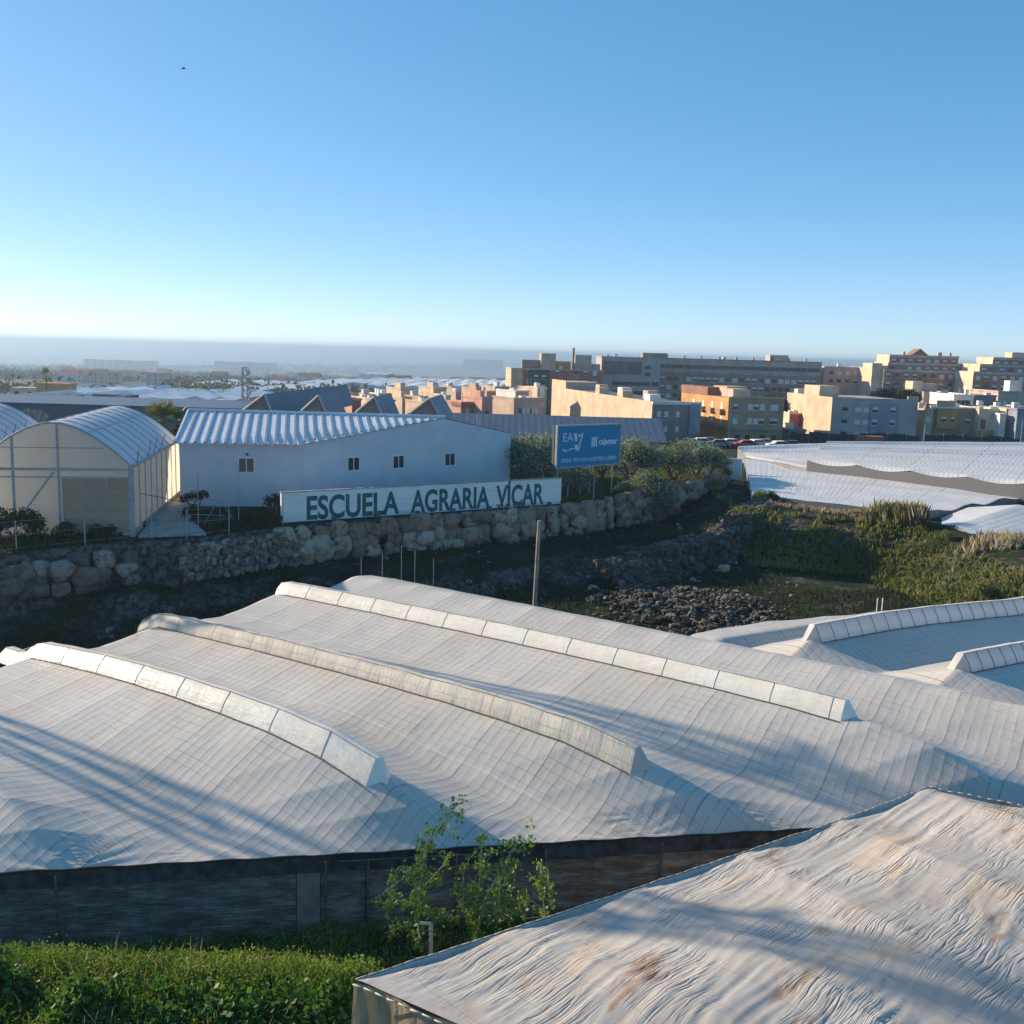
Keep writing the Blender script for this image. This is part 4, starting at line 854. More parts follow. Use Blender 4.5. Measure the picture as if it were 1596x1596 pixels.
# bare branchy tree behind, on the left
bt = thing('bare_tree', 'leafless grey tree between the two arched greenhouse roofs on the left', 'tree', (float(ay(42,650,100)[0]), 100, 5))
m = MB(); rb = random.Random(4)
def branch(p, d, L, r_, lev):
    e = p+d*L; m.tube(p, e, r_, r_*.65, 5)
    if lev:
        for _ in range(3): branch(e, (d+Vector((rb.uniform(-.6, .6), rb.uniform(-.4, .4), rb.uniform(-.1, .4)))).normalized(), L*.72, r_*.6, lev-1)
branch(Vector((0, 0, 0)), Vector((0, 0, 1)), 3.2, .2, 5); m.build('trunk', M['pale_bark'], bt); bt.scale = (.6, .6, .66)
# agaves and young plants by the fence
def blades(n, cx, cy, cz, L, wd, tint, r, spread=1.0):
    Vs = []; Fs = []; T = []
    for i in range(n):
        a = r.uniform(0, 2*math.pi); e = r.uniform(.3, 1.3); d = np.array([math.cos(a)*math.cos(e), math.sin(a)*math.cos(e), math.sin(e)]); s_ = np.array([-math.sin(a), math.cos(a), 0])*wd; l_ = L*r.uniform(.7, 1.1); b = np.array([cx, cy, cz]); k0 = len(Vs)
        Vs += [b-s_*.6, b+d*l_*.5-s_+[0, 0, .05], b+d*l_-[0, 0, .12*l_], b+d*l_*.5+s_+[0, 0, .05]]; Fs.append([k0, k0+1, k0+2, k0+3]); T += [tint*r.uniform(.7, 1.2)]*4
    return np.array(Vs), np.array(Fs), np.array(T)
r_ = np.random.default_rng(3)
for (px, Y_, L, lb) in ((20,64,1.2,'spiky agave near the left edge above the rock wall'), (58,64.8,1.5,'tall spiky agave leaning in front of the arched greenhouse'), (92,65.3,.9,'small spiky agave left of the greenhouse centre post'), (158,66.4,.8,'young spiky plant in front of the gridded door'), (352,76.5,.6,'tuft of spiky leaves before the hall wall')):
    q = ay(px, 800, Y_); V, F, T = blades(26, 0, 0, 0, L, .06, .35, r_); o = link('agave', npmesh('agave', V, F, M['leaf_palm'], tint=T), None, (q[0], Y_, H1(q[0], Y_))); tag(o, lb, 'agave')
# ------------------------------------------------------------------ fence along the terrace
posts = [(5,820,1.9),(25,822,2.6),(93,826,2.4),(109,824,1.7),(157,822,2.3),(228,812,2.5),(258,812,1.8),(292,806,1.6),(308,803,4.3),(372,800,4.6),(344,804,2.0),(318,806,1.9)]
frow = thing('wire_fence', 'thin wire fence with steel posts along the terrace edge below the hall', 'fence', (-28, 62, 5))
fp = []
edge = [(-33,56.8),(-29.6,60.6),(-26.7,63.6),(-23.4,66.3),(-21.2,66.6),(-19,68.8),(-16.8,71.3)]
for i, (p, d) in enumerate(polypoints(edge, 2.3)):
    p = p+np.array([-.3, .3]); h_ = 2.0; fp.append(p); m = MB(); m.tube((p[0], p[1], 5.1), (p[0], p[1], 5.2+h_), .035, n=6); loc_child(m.build('post', M['galv']), frow)
for zz in (5.5, 6.3, 7.15):
    m = MB(); m.path([(p[0], p[1], zz) for p in fp], .010, n=4); loc_child(m.build('wire', M['galv']), frow)
for (px, py, h_, Y_, lb) in [(309,805,4.2,70.6,'tall thin pole left of the lamp-lit hall window'), (372,802,4.4,73.0,'tall thin pole before the hall window'), (441,800,3.0,73.2,'thin pole leaning at the left end of the lettered wall')]:
    q = ay(px, py, Y_); o = MB().tube((0, 0, -.1), (.02, 0, h_), .03, n=6).build('thin_pole', M['galv'], None, loc=(q[0], Y_, H1(q[0], Y_))); tag(o, lb.replace('lamp-lit ', ''), 'pole')
cab = MB(); pts = []
for i in range(40):
    t = i/39; px = -20+t*330; q = ay(px, 742+t*46-8*math.sin(t*math.pi), 66.0+t*5); pts.append(q)
cab.path(pts, .025, n=5); tag(cab.build('cable', M['rubber']), 'dark cable sagging in front of the arched greenhouse down to the path', 'cable')
tt2 = thing('trestle', 'white pipe trestle frame standing on the terrace before the hall', 'frame', (float(ay(345,800,72.2)[0]), 72.2, 5.2))
for k_, a_, b_ in (('leg', (-1.3,0,0), (-.15,0,2.0)), ('leg', (1.2,0,0), (-.15,0,2.0)), ('leg', (-.15,.4,0), (-.15,0,2.0)), ('rail', (-2.4,0,.1), (-2.4,0,1.9)), ('rail', (-2.4,0,1.9), (-.15,0,1.9)), ('rail', (-2.4,0,.8), (.3,0,.8))):
    MB().tube(a_, b_, .02, n=6).build(k_, M['galv'], tt2)
# fence posts above the rock wall right of the sign
for i, (px, py, Y_) in enumerate([(925,770,90.3),(963,775,91.5),(1072,758,101),(1003,765,96.5),(1158,735,109.5)]):
    q = ay(px, py, Y_); g = H1(q[0], Y_); lean = .25 if i in (2, 3) else .02
    tag(MB().tube((0, 0, -.1), (lean, 0, 2.3), .05, n=6).build('fence_post', M['galv'], None, loc=(q[0], Y_, g)), ['steel post under the billboard, nearest the lettered wall','steel post below the right edge of the billboard','leaning steel post near the terrace corner','leaning steel post in front of the olive row','straight post on the terrace corner beside the plastic roof'][i], 'post')
# white stub wall at the terrace corner
q = ay(1085, 720, 114); q2 = ay(1156, 726, 112)
m = MB(); m.prism([(q[0],114),(q2[0],112),(q2[0]+.1,112.3),(q[0]+.1,114.3)], 4.9, 7.2); tag(m.build('white_wall', M['white_paint']), 'plain whitewashed wall at the terrace corner beside the plastic roofs', 'wall')
# timber pole standing in the pit
q = ay(836, 880, 65); m = MB(); m.tube((q[0]-.05, 65, .6), (q[0]+.10, 65, float(ay(838, 811, 65)[2])), .17, .12, 10)
k = N('pole_wood'); p = k.pos(); f = k.noise(k.mapping(p, (6,6,.6)), 2, 5); k.set(k.mix(k.sstep(f, .35, .65), (.22,.19,.16), (.40,.34,.27)), .85); k.bump(f, .4, .02); tag(m.build('wooden_pole', k.m), 'weathered wooden pole rising from the pit in front of the rock wall', 'pole')
for i, (px, y0, y1) in enumerate([(563,868,892),(596,858,900),(626,850,900),(647,858,903),(676,870,908)]):
    q = ay(px, y0, 62.6); tag(MB().tube((q[0], 62.6, .8), (q[0], 62.6, max(float(q[2]), 2.2)), .014, n=6).build('stake', M['galv']), 'thin grey stake behind the greenhouse ridge, %s' % ['leftmost of five','second from the left of five','middle one of five','second from the right of five','rightmost of five'][i], 'stake', 'stakes behind the greenhouse')
# ------------------------------------------------------------------ pit, bank and foreground plants
def tufts(name, X_, Y_, hgts, mat, tint, per=5, wd=.03, lean=.35, zoff=0):
    n = len(X_); Z_ = hgt(X_, Y_)+zoff; base = np.stack([X_, Y_, Z_], 1); base = np.repeat(base, per, 0)+rng.normal(size=(n*per, 3))*np.array([.09, .09, 0]); H_ = np.repeat(hgts, per)*rng.uniform(.5, 1.15, n*per)
    a = rng.uniform(0, 2*math.pi, n*per); l = lean*rng.uniform(.2, 1.3, n*per)*H_; tip = base+np.stack([np.cos(a)*l, np.sin(a)*l, H_], 1); a2 = rng.uniform(0, 2*math.pi, n*per); s = np.stack([np.cos(a2), np.sin(a2), 0*a2], 1)*(wd*(.6+H_*.8))[:, None]; mid = base*.45+tip*.55+np.array([0, 0, .06])
    V = np.stack([base-s*.5, mid-s, tip, mid+s], 1).reshape(-1, 3); T = np.repeat(np.clip(np.repeat(tint, per)+rng.normal(size=n*per)*.12, 0, 1), 4)
    return tag(link(name, npmesh(name, V, np.arange(4*n*per).reshape(-1, 4), mat, tint=T)), kind='stuff')
def scatter(n, x0, x1, y0, y1, cond):
    x = rng.uniform(x0, x1, n); y = rng.uniform(y0, y1, n); k = cond(x, y); return x[k], y[k]
pit = lambda x, y: (sdist(x, y, TERR) < -1.2) & (sdist(x, y, BANK) < -3) & ((x*nx+y*ny > 49) | (x*ux+y*uy < -44)) & (((x+.505*0)*n2[0]+y*n2[1] > 41) | (x*nx+y*ny < BND) | (x < 9)) & (np.hypot(x-12, y-67.5) > 5) & (fbm(x*.22, y*.22, 90) > .40+.0*x)
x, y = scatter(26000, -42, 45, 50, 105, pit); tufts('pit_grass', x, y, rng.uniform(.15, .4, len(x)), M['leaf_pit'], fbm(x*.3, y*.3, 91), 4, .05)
ledge_r = lambda x, y: (sdist(x, y, BANK) > -8.5) & (sdist(x, y, BANK) < np.where(x > 34, -2.4, -1.1)) & (sdist(x, y, TERR) < -1.2) & (fbm(x*.35, y*.35, 92) > .26)
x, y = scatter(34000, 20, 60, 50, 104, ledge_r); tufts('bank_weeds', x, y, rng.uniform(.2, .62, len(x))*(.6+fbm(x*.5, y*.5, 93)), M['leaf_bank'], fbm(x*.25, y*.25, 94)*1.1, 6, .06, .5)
cond = lambda x, y: (sdist(x, y, TERR) > .3) & (x > -3) & (y < 116) & (fbm(x*.3, y*.3, 95) > .4)
x, y = scatter(7000, -3, 28, 84, 116, cond); tufts('terrace_grass', x, y, rng.uniform(.15, .45, len(x)), M['leaf_bank'], .2+.35*fbm(x*.3, y*.3, 96), 4, .05)
cond = lambda x, y: (sdist(x, y, TERR) > .1) & (sdist(x, y, TERR) < 5) & (x > -45) & (x < -16.8) & ~((x > -25.5) & (x < -20.5) & (y < 74)) & (fbm(x*.4, y*.4, 97) > .35)
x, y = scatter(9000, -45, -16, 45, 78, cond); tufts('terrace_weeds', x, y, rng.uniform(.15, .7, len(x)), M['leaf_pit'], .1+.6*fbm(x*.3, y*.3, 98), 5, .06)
# dry reeds along the edge of the plastic roof
pa = np.array(P3(1200,775,5.3)[:2]); pb = np.array(P3(1440,803,5.3)[:2]); n = 1500; t = rng.random(n); t = np.where(rng.random(n) < .55, .55+.45*t, t); pq = pa+(pb-pa)*t[:, None]+rng.normal(size=(n, 2))*np.array([.3, .4])+np.array([-.5,-1.3])
tufts('dry_reeds', pq[:, 0], pq[:, 1], (.5+1.4*np.clip((t-.55)/.35, 0, 1))*rng.uniform(.5, 1, n), M['leaf_dry'], rng.random(n)*.8, 4, .05, .3)
pq = pa+(pb-pa)*rng.uniform(.72, .96, 200)[:, None]+rng.normal(size=(200, 2))*.4+np.array([-.6,-1.6]); tufts('green_reeds', pq[:, 0], pq[:, 1], rng.uniform(1.0, 1.9, 200), M['leaf_bank'], .3+.5*rng.random(200), 5, .035, .3)
pc = np.array(az(1572,888,2.8)[:2]); pq = pc+rng.normal(size=(220, 2))*np.array([1.6, .9]); tufts('dry_reeds', pq[:, 0], pq[:, 1], rng.uniform(.5, 1.1, 220), M['leaf_dry'], rng.random(220)*.9+.1, 5, .05, .5)
# foreground weeds in front of the net wall
def fgz(x, y): return 2.0*sm((27.6-y)/3.4)*sm((-1.5-x)/3.5)
cond = lambda x, y: (y < E0[1]+(x-E0[0])*ED[1]/ED[0]-.35) & ((x+3.4)*.53+(y-21.2)*.85 > -6) & (((x-A[0])*(B-A)[1]-(y-A[1])*(B-A)[0]) < 0) if False else (y < E0[1]+(x-E0[0])*ED[1]/ED[0]-.35) & (((x-A[0])*(B[1]-A[1])-(y-A[1])*(B[0]-A[0]) < -1.0) | (x < A[0]-.3))
x, y = scatter(15000, -20, 7, 19, 31, cond); zo = fgz(x, y)
hv = fbm(x*.9, y*.9, 105); m_ = tufts('tall_weeds', x[::2], y[::2], (rng.uniform(.12, .5, len(x))*(.3+1.5*hv))[::2], M['leaf_weed'], (.1+1.1*fbm(x*.45, y*.45, 101))[::2], 6, .02, .9, zo[::2])
p = np.stack([x, y, hgt(x, y)+zo], 1); p[:, 2] += .45*fbm(x*.9, y*.9, 105); p = np.repeat(p, 8, 0)+rng.normal(size=(8*len(p), 3))*np.array([.16, .16, .10])+np.array([0, 0, .08])
V, F, T = leaves(p, .085, .12+.5*rng.random(len(p))+1.8*(fbm(p[:, 0]*.8, p[:, 1]*.8, 102)-.5)); tag(link('leafy_weeds', npmesh('leafy_weeds', V, F, M['leaf_weed'], tint=T)), kind='stuff')
tufts('dry_stalks', x[:260], y[:260], rng.uniform(.3, .8, 260), M['leaf_dry'], rng.random(260)*.6, 3, .012, .5, zo[:260])
# broad-leaved dark hedge at the bottom left
hb = thing('leafy_hedge', 'dense dark green broad-leaved hedge across the bottom left corner', 'hedge', (-8, 22, .5))
def bush_mass(cent, rads, n, ls, mat):
    out = []; tn_ = []
    for (c, rd) in zip(cent, rads):
        p, t = crown_pts(n, rd, 70, hollow=.72, spread=.13); out.append(p+np.array(c)); tn_.append(t)
    p = np.vstack(out); t = np.concatenate(tn_); return p, t
cs = []; rs = []
for i in range(13):
    px = -60+i*46; q = az(px, 1562-8*math.sin(i*1.3)-(14 if i < 4 else 0)+(i > 9)*12, 2.3); cs.append((q[0]+8, q[1]-22, 1.15+.25*math.sin(i*2.1))); rs.append((1.0, 1.1, .95+.25*math.sin(i*1.7)))
cs += [(c[0]+.3, c[1]-1.2, c[2]-.55) for c in cs]; rs += rs
p, t = bush_mass(cs, rs, 2600, .14, None); V, F, T = leaves(p, .17, t*1.05-.1, up=.4, aspect=.9); link('foliage', npmesh('foliage', V, F, M['leaf_dark'], tint=T), hb)
cs2 = []; rs2 = []
for i in range(5):
    q = az(440+i*30, 1560-i*15, 1.9); cs2.append((q[0]+8, q[1]-22, .8)); rs2.append((.8, .8, .75))
p, t = bush_mass(cs2, rs2, 1500, .12, None); V, F, T = leaves(p, .10, .3+t*.6); link('foliage', npmesh('foliage', V, F, M['leaf_bright'], tint=T), hb)
m = MB()
for c in cs: m.path([(c[0], c[1], -.6), (c[0]+.1, c[1], .1), (c[0]+.3, c[1]-.1, .8)], .04, .015, 5)
m.build('stem', M['bark'], hb)
# saplings before the net wall
def sapling(label, stems, dense, seed, Y0=27.3):
    r = np.random.default_rng(seed); base = ay(stems[0][0][0], stems[0][0][1], Y0); t = thing('sapling', label, 'young tree', (base[0], Y0, 0)); P0 = np.array([base[0], Y0, 0]); pts_all = []; m = MB()
    for st in stems:
        yy = Y0+r.uniform(-.4, .4); pts = [ay(px, py, yy)-P0 for px, py in st]; m.path(pts, .028, .008, 5)
        for a, b in zip(pts[:-1], pts[1:]):
            L = np.linalg.norm(b-a); k_ = max(1, int(L*dense))
            for j in range(k_):
                f = (j+r.random())/k_; c = a+(b-a)*f+r.normal(size=3)*.13; pts_all.append(c+r.normal(size=(10, 3))*.08)
                if r.random() < .35: e = c+r.normal(size=3)*np.array([.22, .22, .12]); m.tube(a+(b-a)*f, e, .006, .004, 4); pts_all.append(e+r.normal(size=(6, 3))*.06)
    m.build('trunk', M['pale_bark'], t); p = np.vstack(pts_all); V, F, T = leaves(p, .14, .4+.6*r.random(len(p)), aspect=.6, up=.2, r=r); link('foliage', npmesh('foliage', V, F, M['leaf_bright'], tint=T), t)
sapling('tallest leafy sapling, its thin tip rising above the greenhouse eave', [[(652,1470),(654,1400),(658,1350),(672,1310),(695,1275),(722,1245)],[(654,1400),(640,1360),(620,1375),(585,1400)],[(654,1390),(690,1350),(700,1335)],[(652,1440),(625,1445),(600,1455)],[(655,1420),(680,1430),(705,1425)],[(656,1370),(630,1350),(618,1365)],[(652,1410),(610,1400),(590,1420)],[(658,1350),(668,1300),(664,1290)]], 8, 1)
sapling('bushy sapling with two slender stems touching the greenhouse eave', [[(742,1462),(752,1410),(778,1360),(800,1320),(828,1290)],[(742,1462),(745,1400),(750,1350),(752,1300),(748,1290)],[(752,1410),(790,1400),(820,1405),(835,1420)],[(778,1420),(778,1380),(790,1345)],[(745,1440),(722,1420),(722,1370),(724,1350)],[(790,1400),(800,1425),(775,1440)]], 9, 2)
sapling('slim sapling nearest the beige tarpaulin roof', [[(850,1430),(845,1390),(842,1360),(845,1340)],[(850,1420),(830,1405),(815,1400)],[(848,1400),(856,1360),(850,1345)]], 7, 3, 27.6)
sp_ = ay(672, 1440, 27.6); m = MB(); m.tube((sp_[0], 27.6, 0), (sp_[0], 27.6, float(sp_[2])), .06, n=8); m.path([(sp_[0], 27.6, float(sp_[2])), (sp_[0]-.35, 27.6, float(sp_[2])+.02)], .05, n=8); tag(m.build('pipe', M['white_paint']), 'white pipe with a bent top standing among the saplings', 'pipe')
wr = ay(530, 1525, 24.5); wr2 = ay(500, 1596, 22.8); tag(MB().tube(tuple(wr), tuple(wr2), .018, n=5).build('guy_wire', M['galv']), 'pale guy wire slanting down beside the corner of the tarpaulin greenhouse', 'wire')
# ------------------------------------------------------------------ town
def wallmat(name, c, v=.12): M[name] = paint(name, c, .88, v, .35, 0, True, .15)
for nm, c in dict(beige=(.62,.46,.32), sand=(.58,.42,.27), ochre=(.56,.31,.12), brick=(.44,.215,.15), brick2=(.40,.235,.18), brown=(.42,.28,.185), red=(.45,.16,.11), green=(.06,.11,.06), grey=(.43,.395,.37), greyd=(.27,.235,.225), white=(.74,.71,.66), pink=(.58,.33,.24), cream=(.68,.53,.37), blueg=(.28,.30,.34), tile=(.30,.16,.11), stone=(.53,.41,.325)).items(): wallmat('w_'+nm, c)
M['win_dark'] = N('dark_glass').set((.025,.03,.035), .2, spec=.5).m
M['win_teal'] = paint('teal_glass', (.03,.075,.095), .15, .5, .25, 0, False, .6)
WM = {}
def win_mesh(w_, h_, kind):
    key = (round(w_, 2), round(h_, 2), kind)
    if key in WM: return WM[key]
    m = MB(); t = .12
    m.box(-w_/2-t, w_/2+t, -.06, .0, -h_/2-t, -h_/2, 0)
    if kind == 'half': m.box(-w_/2, w_/2, -.05, .0, h_*.02, h_/2, 2); m.box(-w_/2, w_/2, -.03, 0, -h_/2, h_*.02, 1)
    elif kind == 'shut': m.box(-w_/2, w_/2, -.05, .0, -h_/2, h_/2, 2)
    else: m.box(-w_/2, w_/2, -.03, 0, -h_/2, h_/2, 1)
    me = bpy.data.meshes.new('window'); me.from_pydata(m.v, [], m.f)
    for x in (M['w_white'], M['win_dark'], M['shutter']): me.materials.append(x)
    me.polygons.foreach_set('material_index', m.m); WM[key] = me; return me
rw = random.Random(12)
def face_windows(t, face, L, dpt, rows, cols, w_, h_, margin=1.2, kinds=('half','shut','dark'), skip=.05):
    for z in rows:
        for c in range(cols):
            if rw.random() < skip: continue
            u = margin+(L-2*margin)*(c+.5)/cols; me = win_mesh(w_, h_, rw.choice(kinds))
            if face == 'F': link('window', me, t, (u, 0, z), 0)
            else: link('window', me, t, (0, u, z), -math.pi/2)
def corner(pxc, pyt, D, H_): return ay(pxc, pyt, D)
def bldg(label, D, pl, pr, pt, zb, depth, wmat, rows=(), cols=0, win=(1.1, 1.2), leftcols=0, leftmat=None, yaw=0, par=.9, roofmat='stone', cat='building', name='building', group=None, bands=None, skip=.05, kinds=('half','shut','dark')):
    a = ay(pl, pt, D); b = ay(pr, pt, D); L = float(b[0]-a[0]); zt = float((a[2]+b[2])/2); Hh = zt-zb
    t = thing(name, label, cat, (float(a[0]), D, zb), yaw, group)
    m = MB(); m.box(0, L, 0, depth, 0, Hh-.02); m.build('wall', M['w_'+wmat], t)
    if leftmat: m = MB(); m.box(-.06, 0, 0, depth, 0, Hh); m.build('side_wall', M['w_'+leftmat], t)
    m = MB(); m.box(-.15, L+.15, -.15, .12, Hh-.02, Hh+.35); m.box(-.15, .12, .12, depth, Hh-.02, Hh+.35); m.box(L-.12, L+.15, .12, depth, Hh-.02, Hh+.35); m.build('parapet', M['w_'+(leftmat or wmat)], t)
    if cols: face_windows(t, 'F', L, 0, [z for z in rows if z < Hh-.6], cols, win[0], win[1], kinds=kinds, skip=skip)
    if leftcols: face_windows(t, 'L', depth, 0, [z for z in rows if z < Hh-.6], leftcols, win[0], win[1], kinds=kinds)
    nr_ = rw.randint(2, 4)
    for _ in range(nr_):
        x_, y_ = rw.uniform(.5, max(.6, L-1.5)), rw.uniform(1, depth*.6)
        if rw.random() < .5: m = MB(); m.tube((x_, y_, Hh-.02), (x_, y_, Hh+rw.uniform(1.2, 2.4)), .05, n=4); m.tube((x_-.5, y_, Hh+1.1), (x_+.5, y_, Hh+1.1), .03, n=4); m.build('antenna', M['galv'], t)
        else: w0 = rw.uniform(.7, 1.4); m = MB(); m.box(x_, x_+w0, y_, y_+w0, Hh-.02, Hh+rw.uniform(.6, 1.5)); m.build(rw.choice(('water_tank', 'chimney')), M['w_white'], t)
    if bands:
        for z in bands: m = MB(); m.box(-.1, L+.1, -.55, 0, z, z+.9); m.build('balcony', M['w_'+(wmat if not leftmat else leftmat)], t)
    return t, L, Hh
def addbox(t, name, x0, x1, y0, y1, z0, z1, mat): m = MB(); m.box(x0, x1, y0, y1, z0, z1); return m.build(name, M['w_'+mat] if 'w_'+mat in M else M[mat], t)
# A: green and red apartment block
D = 330; t, L, Hh = bldg('apartment block with one dark green and several brick red facade strips', D, 797, 942, 577, -4, 22, 'red', [13.2, 16.3, 10, 7], 9, (1.3, 1.3), 5, 'beige', yaw=R(5))
u = lambda px: (px-797)/145*L
addbox(t, 'green_facade', u(824), u(857), -.5, -.01, 0, Hh-.1, 'green'); addbox(t, 'beige_facade', u(797), u(815), -.5, -.01, 0, Hh, 'sand')
for px in (836, 848): link('window', win_mesh(1.3, 1.3, 'half'), t, (u(px), -.52, 14.6)); link('window', win_mesh(1.3, 1.3, 'half'), t, (u(px), -.52, 11.5))
for z in (14.1, 11, 8): addbox(t, 'balcony', u(884), u(905), -1.2, -.01, z, z+1.1, 'brick2')
addbox(t, 'roof_tower', u(845), u(868), 3, 9, Hh, Hh+5.2, 'stone'); addbox(t, 'roof_tower', u(899), u(925), 3, 10, Hh, Hh+5, 'stone'); addbox(t, 'roof_room', u(868), u(893), 4, 9, Hh, Hh+2.8, 'ochre'); addbox(t, 'roof_room', u(816), u(845), 5, 9, Hh, Hh+3, 'greyd'); addbox(t, 'roof_room', u(925), u(941), 5, 9, Hh, Hh+2.2, 'stone')
m = MB(); m.box(u(894), u(897), 2, 2.7, Hh, Hh+7.2); m.build('chimney', M['w_brick2'], t)
# B: glass fronted office
D = 352; t, L, Hh = bldg('grey office block with a teal glass upper storey', D, 938, 1030, 558, -4, 25, 'grey', (), 0)
u = lambda px: (px-938)/92*L
addbox(t, 'glass_front', u(941), u(1001), -.3, -.01, Hh-5.4, Hh-1.2, 'win_teal')
for k_, z in enumerate((Hh-9.2, Hh-12.2, Hh-15.4)): addbox(t, 'window_band', u(956), u(1014), -.2, -.01, z, z+1.2, 'win_dark'); addbox(t, 'window_band', u(1018), u(1028), -.2, -.01, z, z+1.4, 'win_dark')
addbox(t, 'window_band', u(1006), u(1015), -.2, -.01, Hh-3.6, Hh-2.4, 'win_dark'); addbox(t, 'window_band', u(1006), u(1015), -.2, -.01, Hh-6, Hh-4.8, 'win_dark')
addbox(t, 'roof_room', u(1004), u(1043), 4, 12, Hh, Hh+1.9, 'greyd')
# C: long brick block
D = 372; t, L, Hh = bldg('very long brown brick apartment block with grey top storeys', D, 1003, 1281, 562, -5, 25, 'brick2', [9.4, 12.4, 15.4, 18.4], 26, (1.8, 1.5), 0, skip=.08)
u = lambda px: (px-1003)/278*L
addbox(t, 'top_storey', 0, L, -.35, -.01, Hh-4.6, Hh, 'stone'); addbox(t, 'window_band', u(1018), u(1276), -.5, -.36, Hh-3.6, Hh-1.9, 'greyd')
for i in range(26): link('window', win_mesh(1.9, 1.3, 'dark'), t, (u(1022)+i*(u(1274)-u(1022))/25, -.51, Hh-2.7))
for i in range(8): addbox(t, 'balcony', u(1065)+i*u(1030)*1.02, u(1065)+i*u(1030)*1.02+3.0, -1.0, -.01, 5.2+3*(i % 3), 6.2+3*(i % 3), 'brick')
addbox(t, 'roof_room', u(1203), u(1232), 3, 10, Hh, Hh+2.4, 'stone')
for i in range(9): x = u(1040)+i*u(1026)*1.2; addbox(t, 'chimney', x, x+.7, 3+i % 3, 3.7+i % 3, Hh, Hh+1.3, 'stone')
# D
D = 385; t, L, Hh = bldg('pale grey-brown block between the long brick block and the stepped apartments', D, 1285, 1346, 573, -5, 18, 'stone', [10, 13, 16, 19], 4, (1.5, 1.3), 0, skip=.3)
D = 380; t, L, Hh = bldg('narrow sunlit cream block with dark slots left of the stepped apartments', D, 1346, 1380, 574, -5, 14, 'cream', [6.5, 9.5, 12.5], 3, (1.0, 1.6), 4, 'cream', kinds=('dark',))
# E / F stepped apartment blocks
def stepped(label, D, pl, pr, steps, zb=-5, dep=16, cols=9):
    x0 = ay(pl, 580, D); x1 = ay(pr, 580, D); t = thing('apartment_block', label, 'apartment building', (float(x0[0]), D, zb)); k_ = float(x1[0]-x0[0])/(pr-pl); prev = 0
    for i, (a, b, top) in enumerate(steps):
        zt = float(ay((a+b)/2, top, D)[2])-zb; y0 = i*1.6; xa, xb = (a-pl)*k_, (b-pl)*k_
        addbox(t, 'storeys', xa, xb, y0, dep+i*.01, prev, zt, 'brick' if i % 2 == 0 else 'brick2'); addbox(t, 'side_wall', xa-.08, xa, y0+.02, dep-.1, prev, zt, 'cream'); addbox(t, 'parapet', xa-.1, xb+.1, y0-.25, y0-.005, zt-.9, zt+.02, 'stone')
        nfl = max(1, int((zt-prev)/3.0)); n_c = max(2, int((b-a)/13))
        for f in range(nfl):
            z = zt-2.1-3.0*f
            if z < max(prev, 3)+.4 and i == 0 and f > 0: continue
            for c in range(n_c):
                if rw.random() < .06: continue
                link('window', win_mesh(1.5, 1.35, rw.choice(('half','shut','dark'))), t, (xa+(xb-xa)*(c+.5)/n_c, y0-.01, z))
            if i == 0:
                for c in range(1, n_c, 3): addbox(t, 'balcony', xa+(xb-xa)*(c+.1)/n_c, xa+(xb-xa)*(c+1.1)/n_c, y0-1.1, y0-.01, z-1.3, z-.4, 'brick2')
        prev = zt
    return t, k_, prev
t, k_, zt = stepped('stepped brown brick apartment block with a small gabled roof house on top', 360, 1378, 1517, [(1378,1517,577),(1386,1510,566),(1390,1498,554)])
xg = (1437-1378)*k_; m = MB(); m.add([(xg-3, 3, zt), (xg+3, 3, zt), (xg, 3, zt+2.3), (xg-3, 9, zt), (xg+3, 9, zt), (xg, 9, zt+2.3)], [(0,1,2), (3,5,4), (0,2,5,3), (1,4,5,2), (0,3,4,1)]); m.build('roof_house', M['w_tile'], t)
for x in (1412, 1467, 1470, 1485): xx = (x-1378)*k_; addbox(t, 'chimney', xx, xx+.7, 4, 5, zt, zt+1.2, 'stone')
addbox(t, 'side_block', (1362-1378)*k_, -.1, 2, 12, 0, float(ay(1370, 566, 360)[2])+5, 'cream')
t, k_, zt = stepped('stepped brown brick apartment block cut off by the right edge', 345, 1518, 1680, [(1518,1680,581),(1530,1670,569),(1553,1650,558)])
addbox(t, 'roof_room', (1586-1518)*k_, (1620-1518)*k_, 5, 10, zt, zt+1.8, 'cream')
# G: long beige building running away from the viewer, dark short front
gA = np.array([24.9, 186.]); gB = np.array([9.2, 257.]); gd = gB-gA; gl = float(np.linalg.norm(gd)); gang = math.atan2(gd[1], gd[0])
t = thing('apartment_block', 'long beige-sided block with a dark grey front, right behind the sloping warehouse', 'apartment building', (float(gA[0]), float(gA[1]), 2), gang-math.pi/2)
zt = float(ay(1013, 628, 186)[2])-2
addbox(t, 'wall', 0, 9.0, 0, gl*.82, 0, zt, 'greyd'); addbox(t, 'side_wall', -.15, 0, -.0, gl*.82, 0, zt+.25, 'beige'); addbox(t, 'wall', 0, 8.0, gl*.82, gl, 0, zt+1.8, 'stone'); addbox(t, 'side_wall', -.15, 0, gl*.82, gl, 0, zt+2.1, 'beige')
addbox(t, 'corner_bay', 7.0, 9.1, -.35, -.01, 2.2, zt, 'blueg')
for z in (zt-1.9, zt-4.6):
    for x in (1.2, 2.6, 4.8): link('window', win_mesh(.6, .9, 'shut'), t, (x, 0, z))
for i in range(6): addbox(t, 'roof_room', 1.5+(i % 2)*2.5, 3.6+(i % 2)*2.5, 6+i*8, 9+i*8, zt, zt+1.3+.4*(i % 2), ['white','stone','beige'][i % 3])
addbox(t, 'parapet', -.2, 9.2, -.3, -.02, zt-.25, zt+.3, 'white')
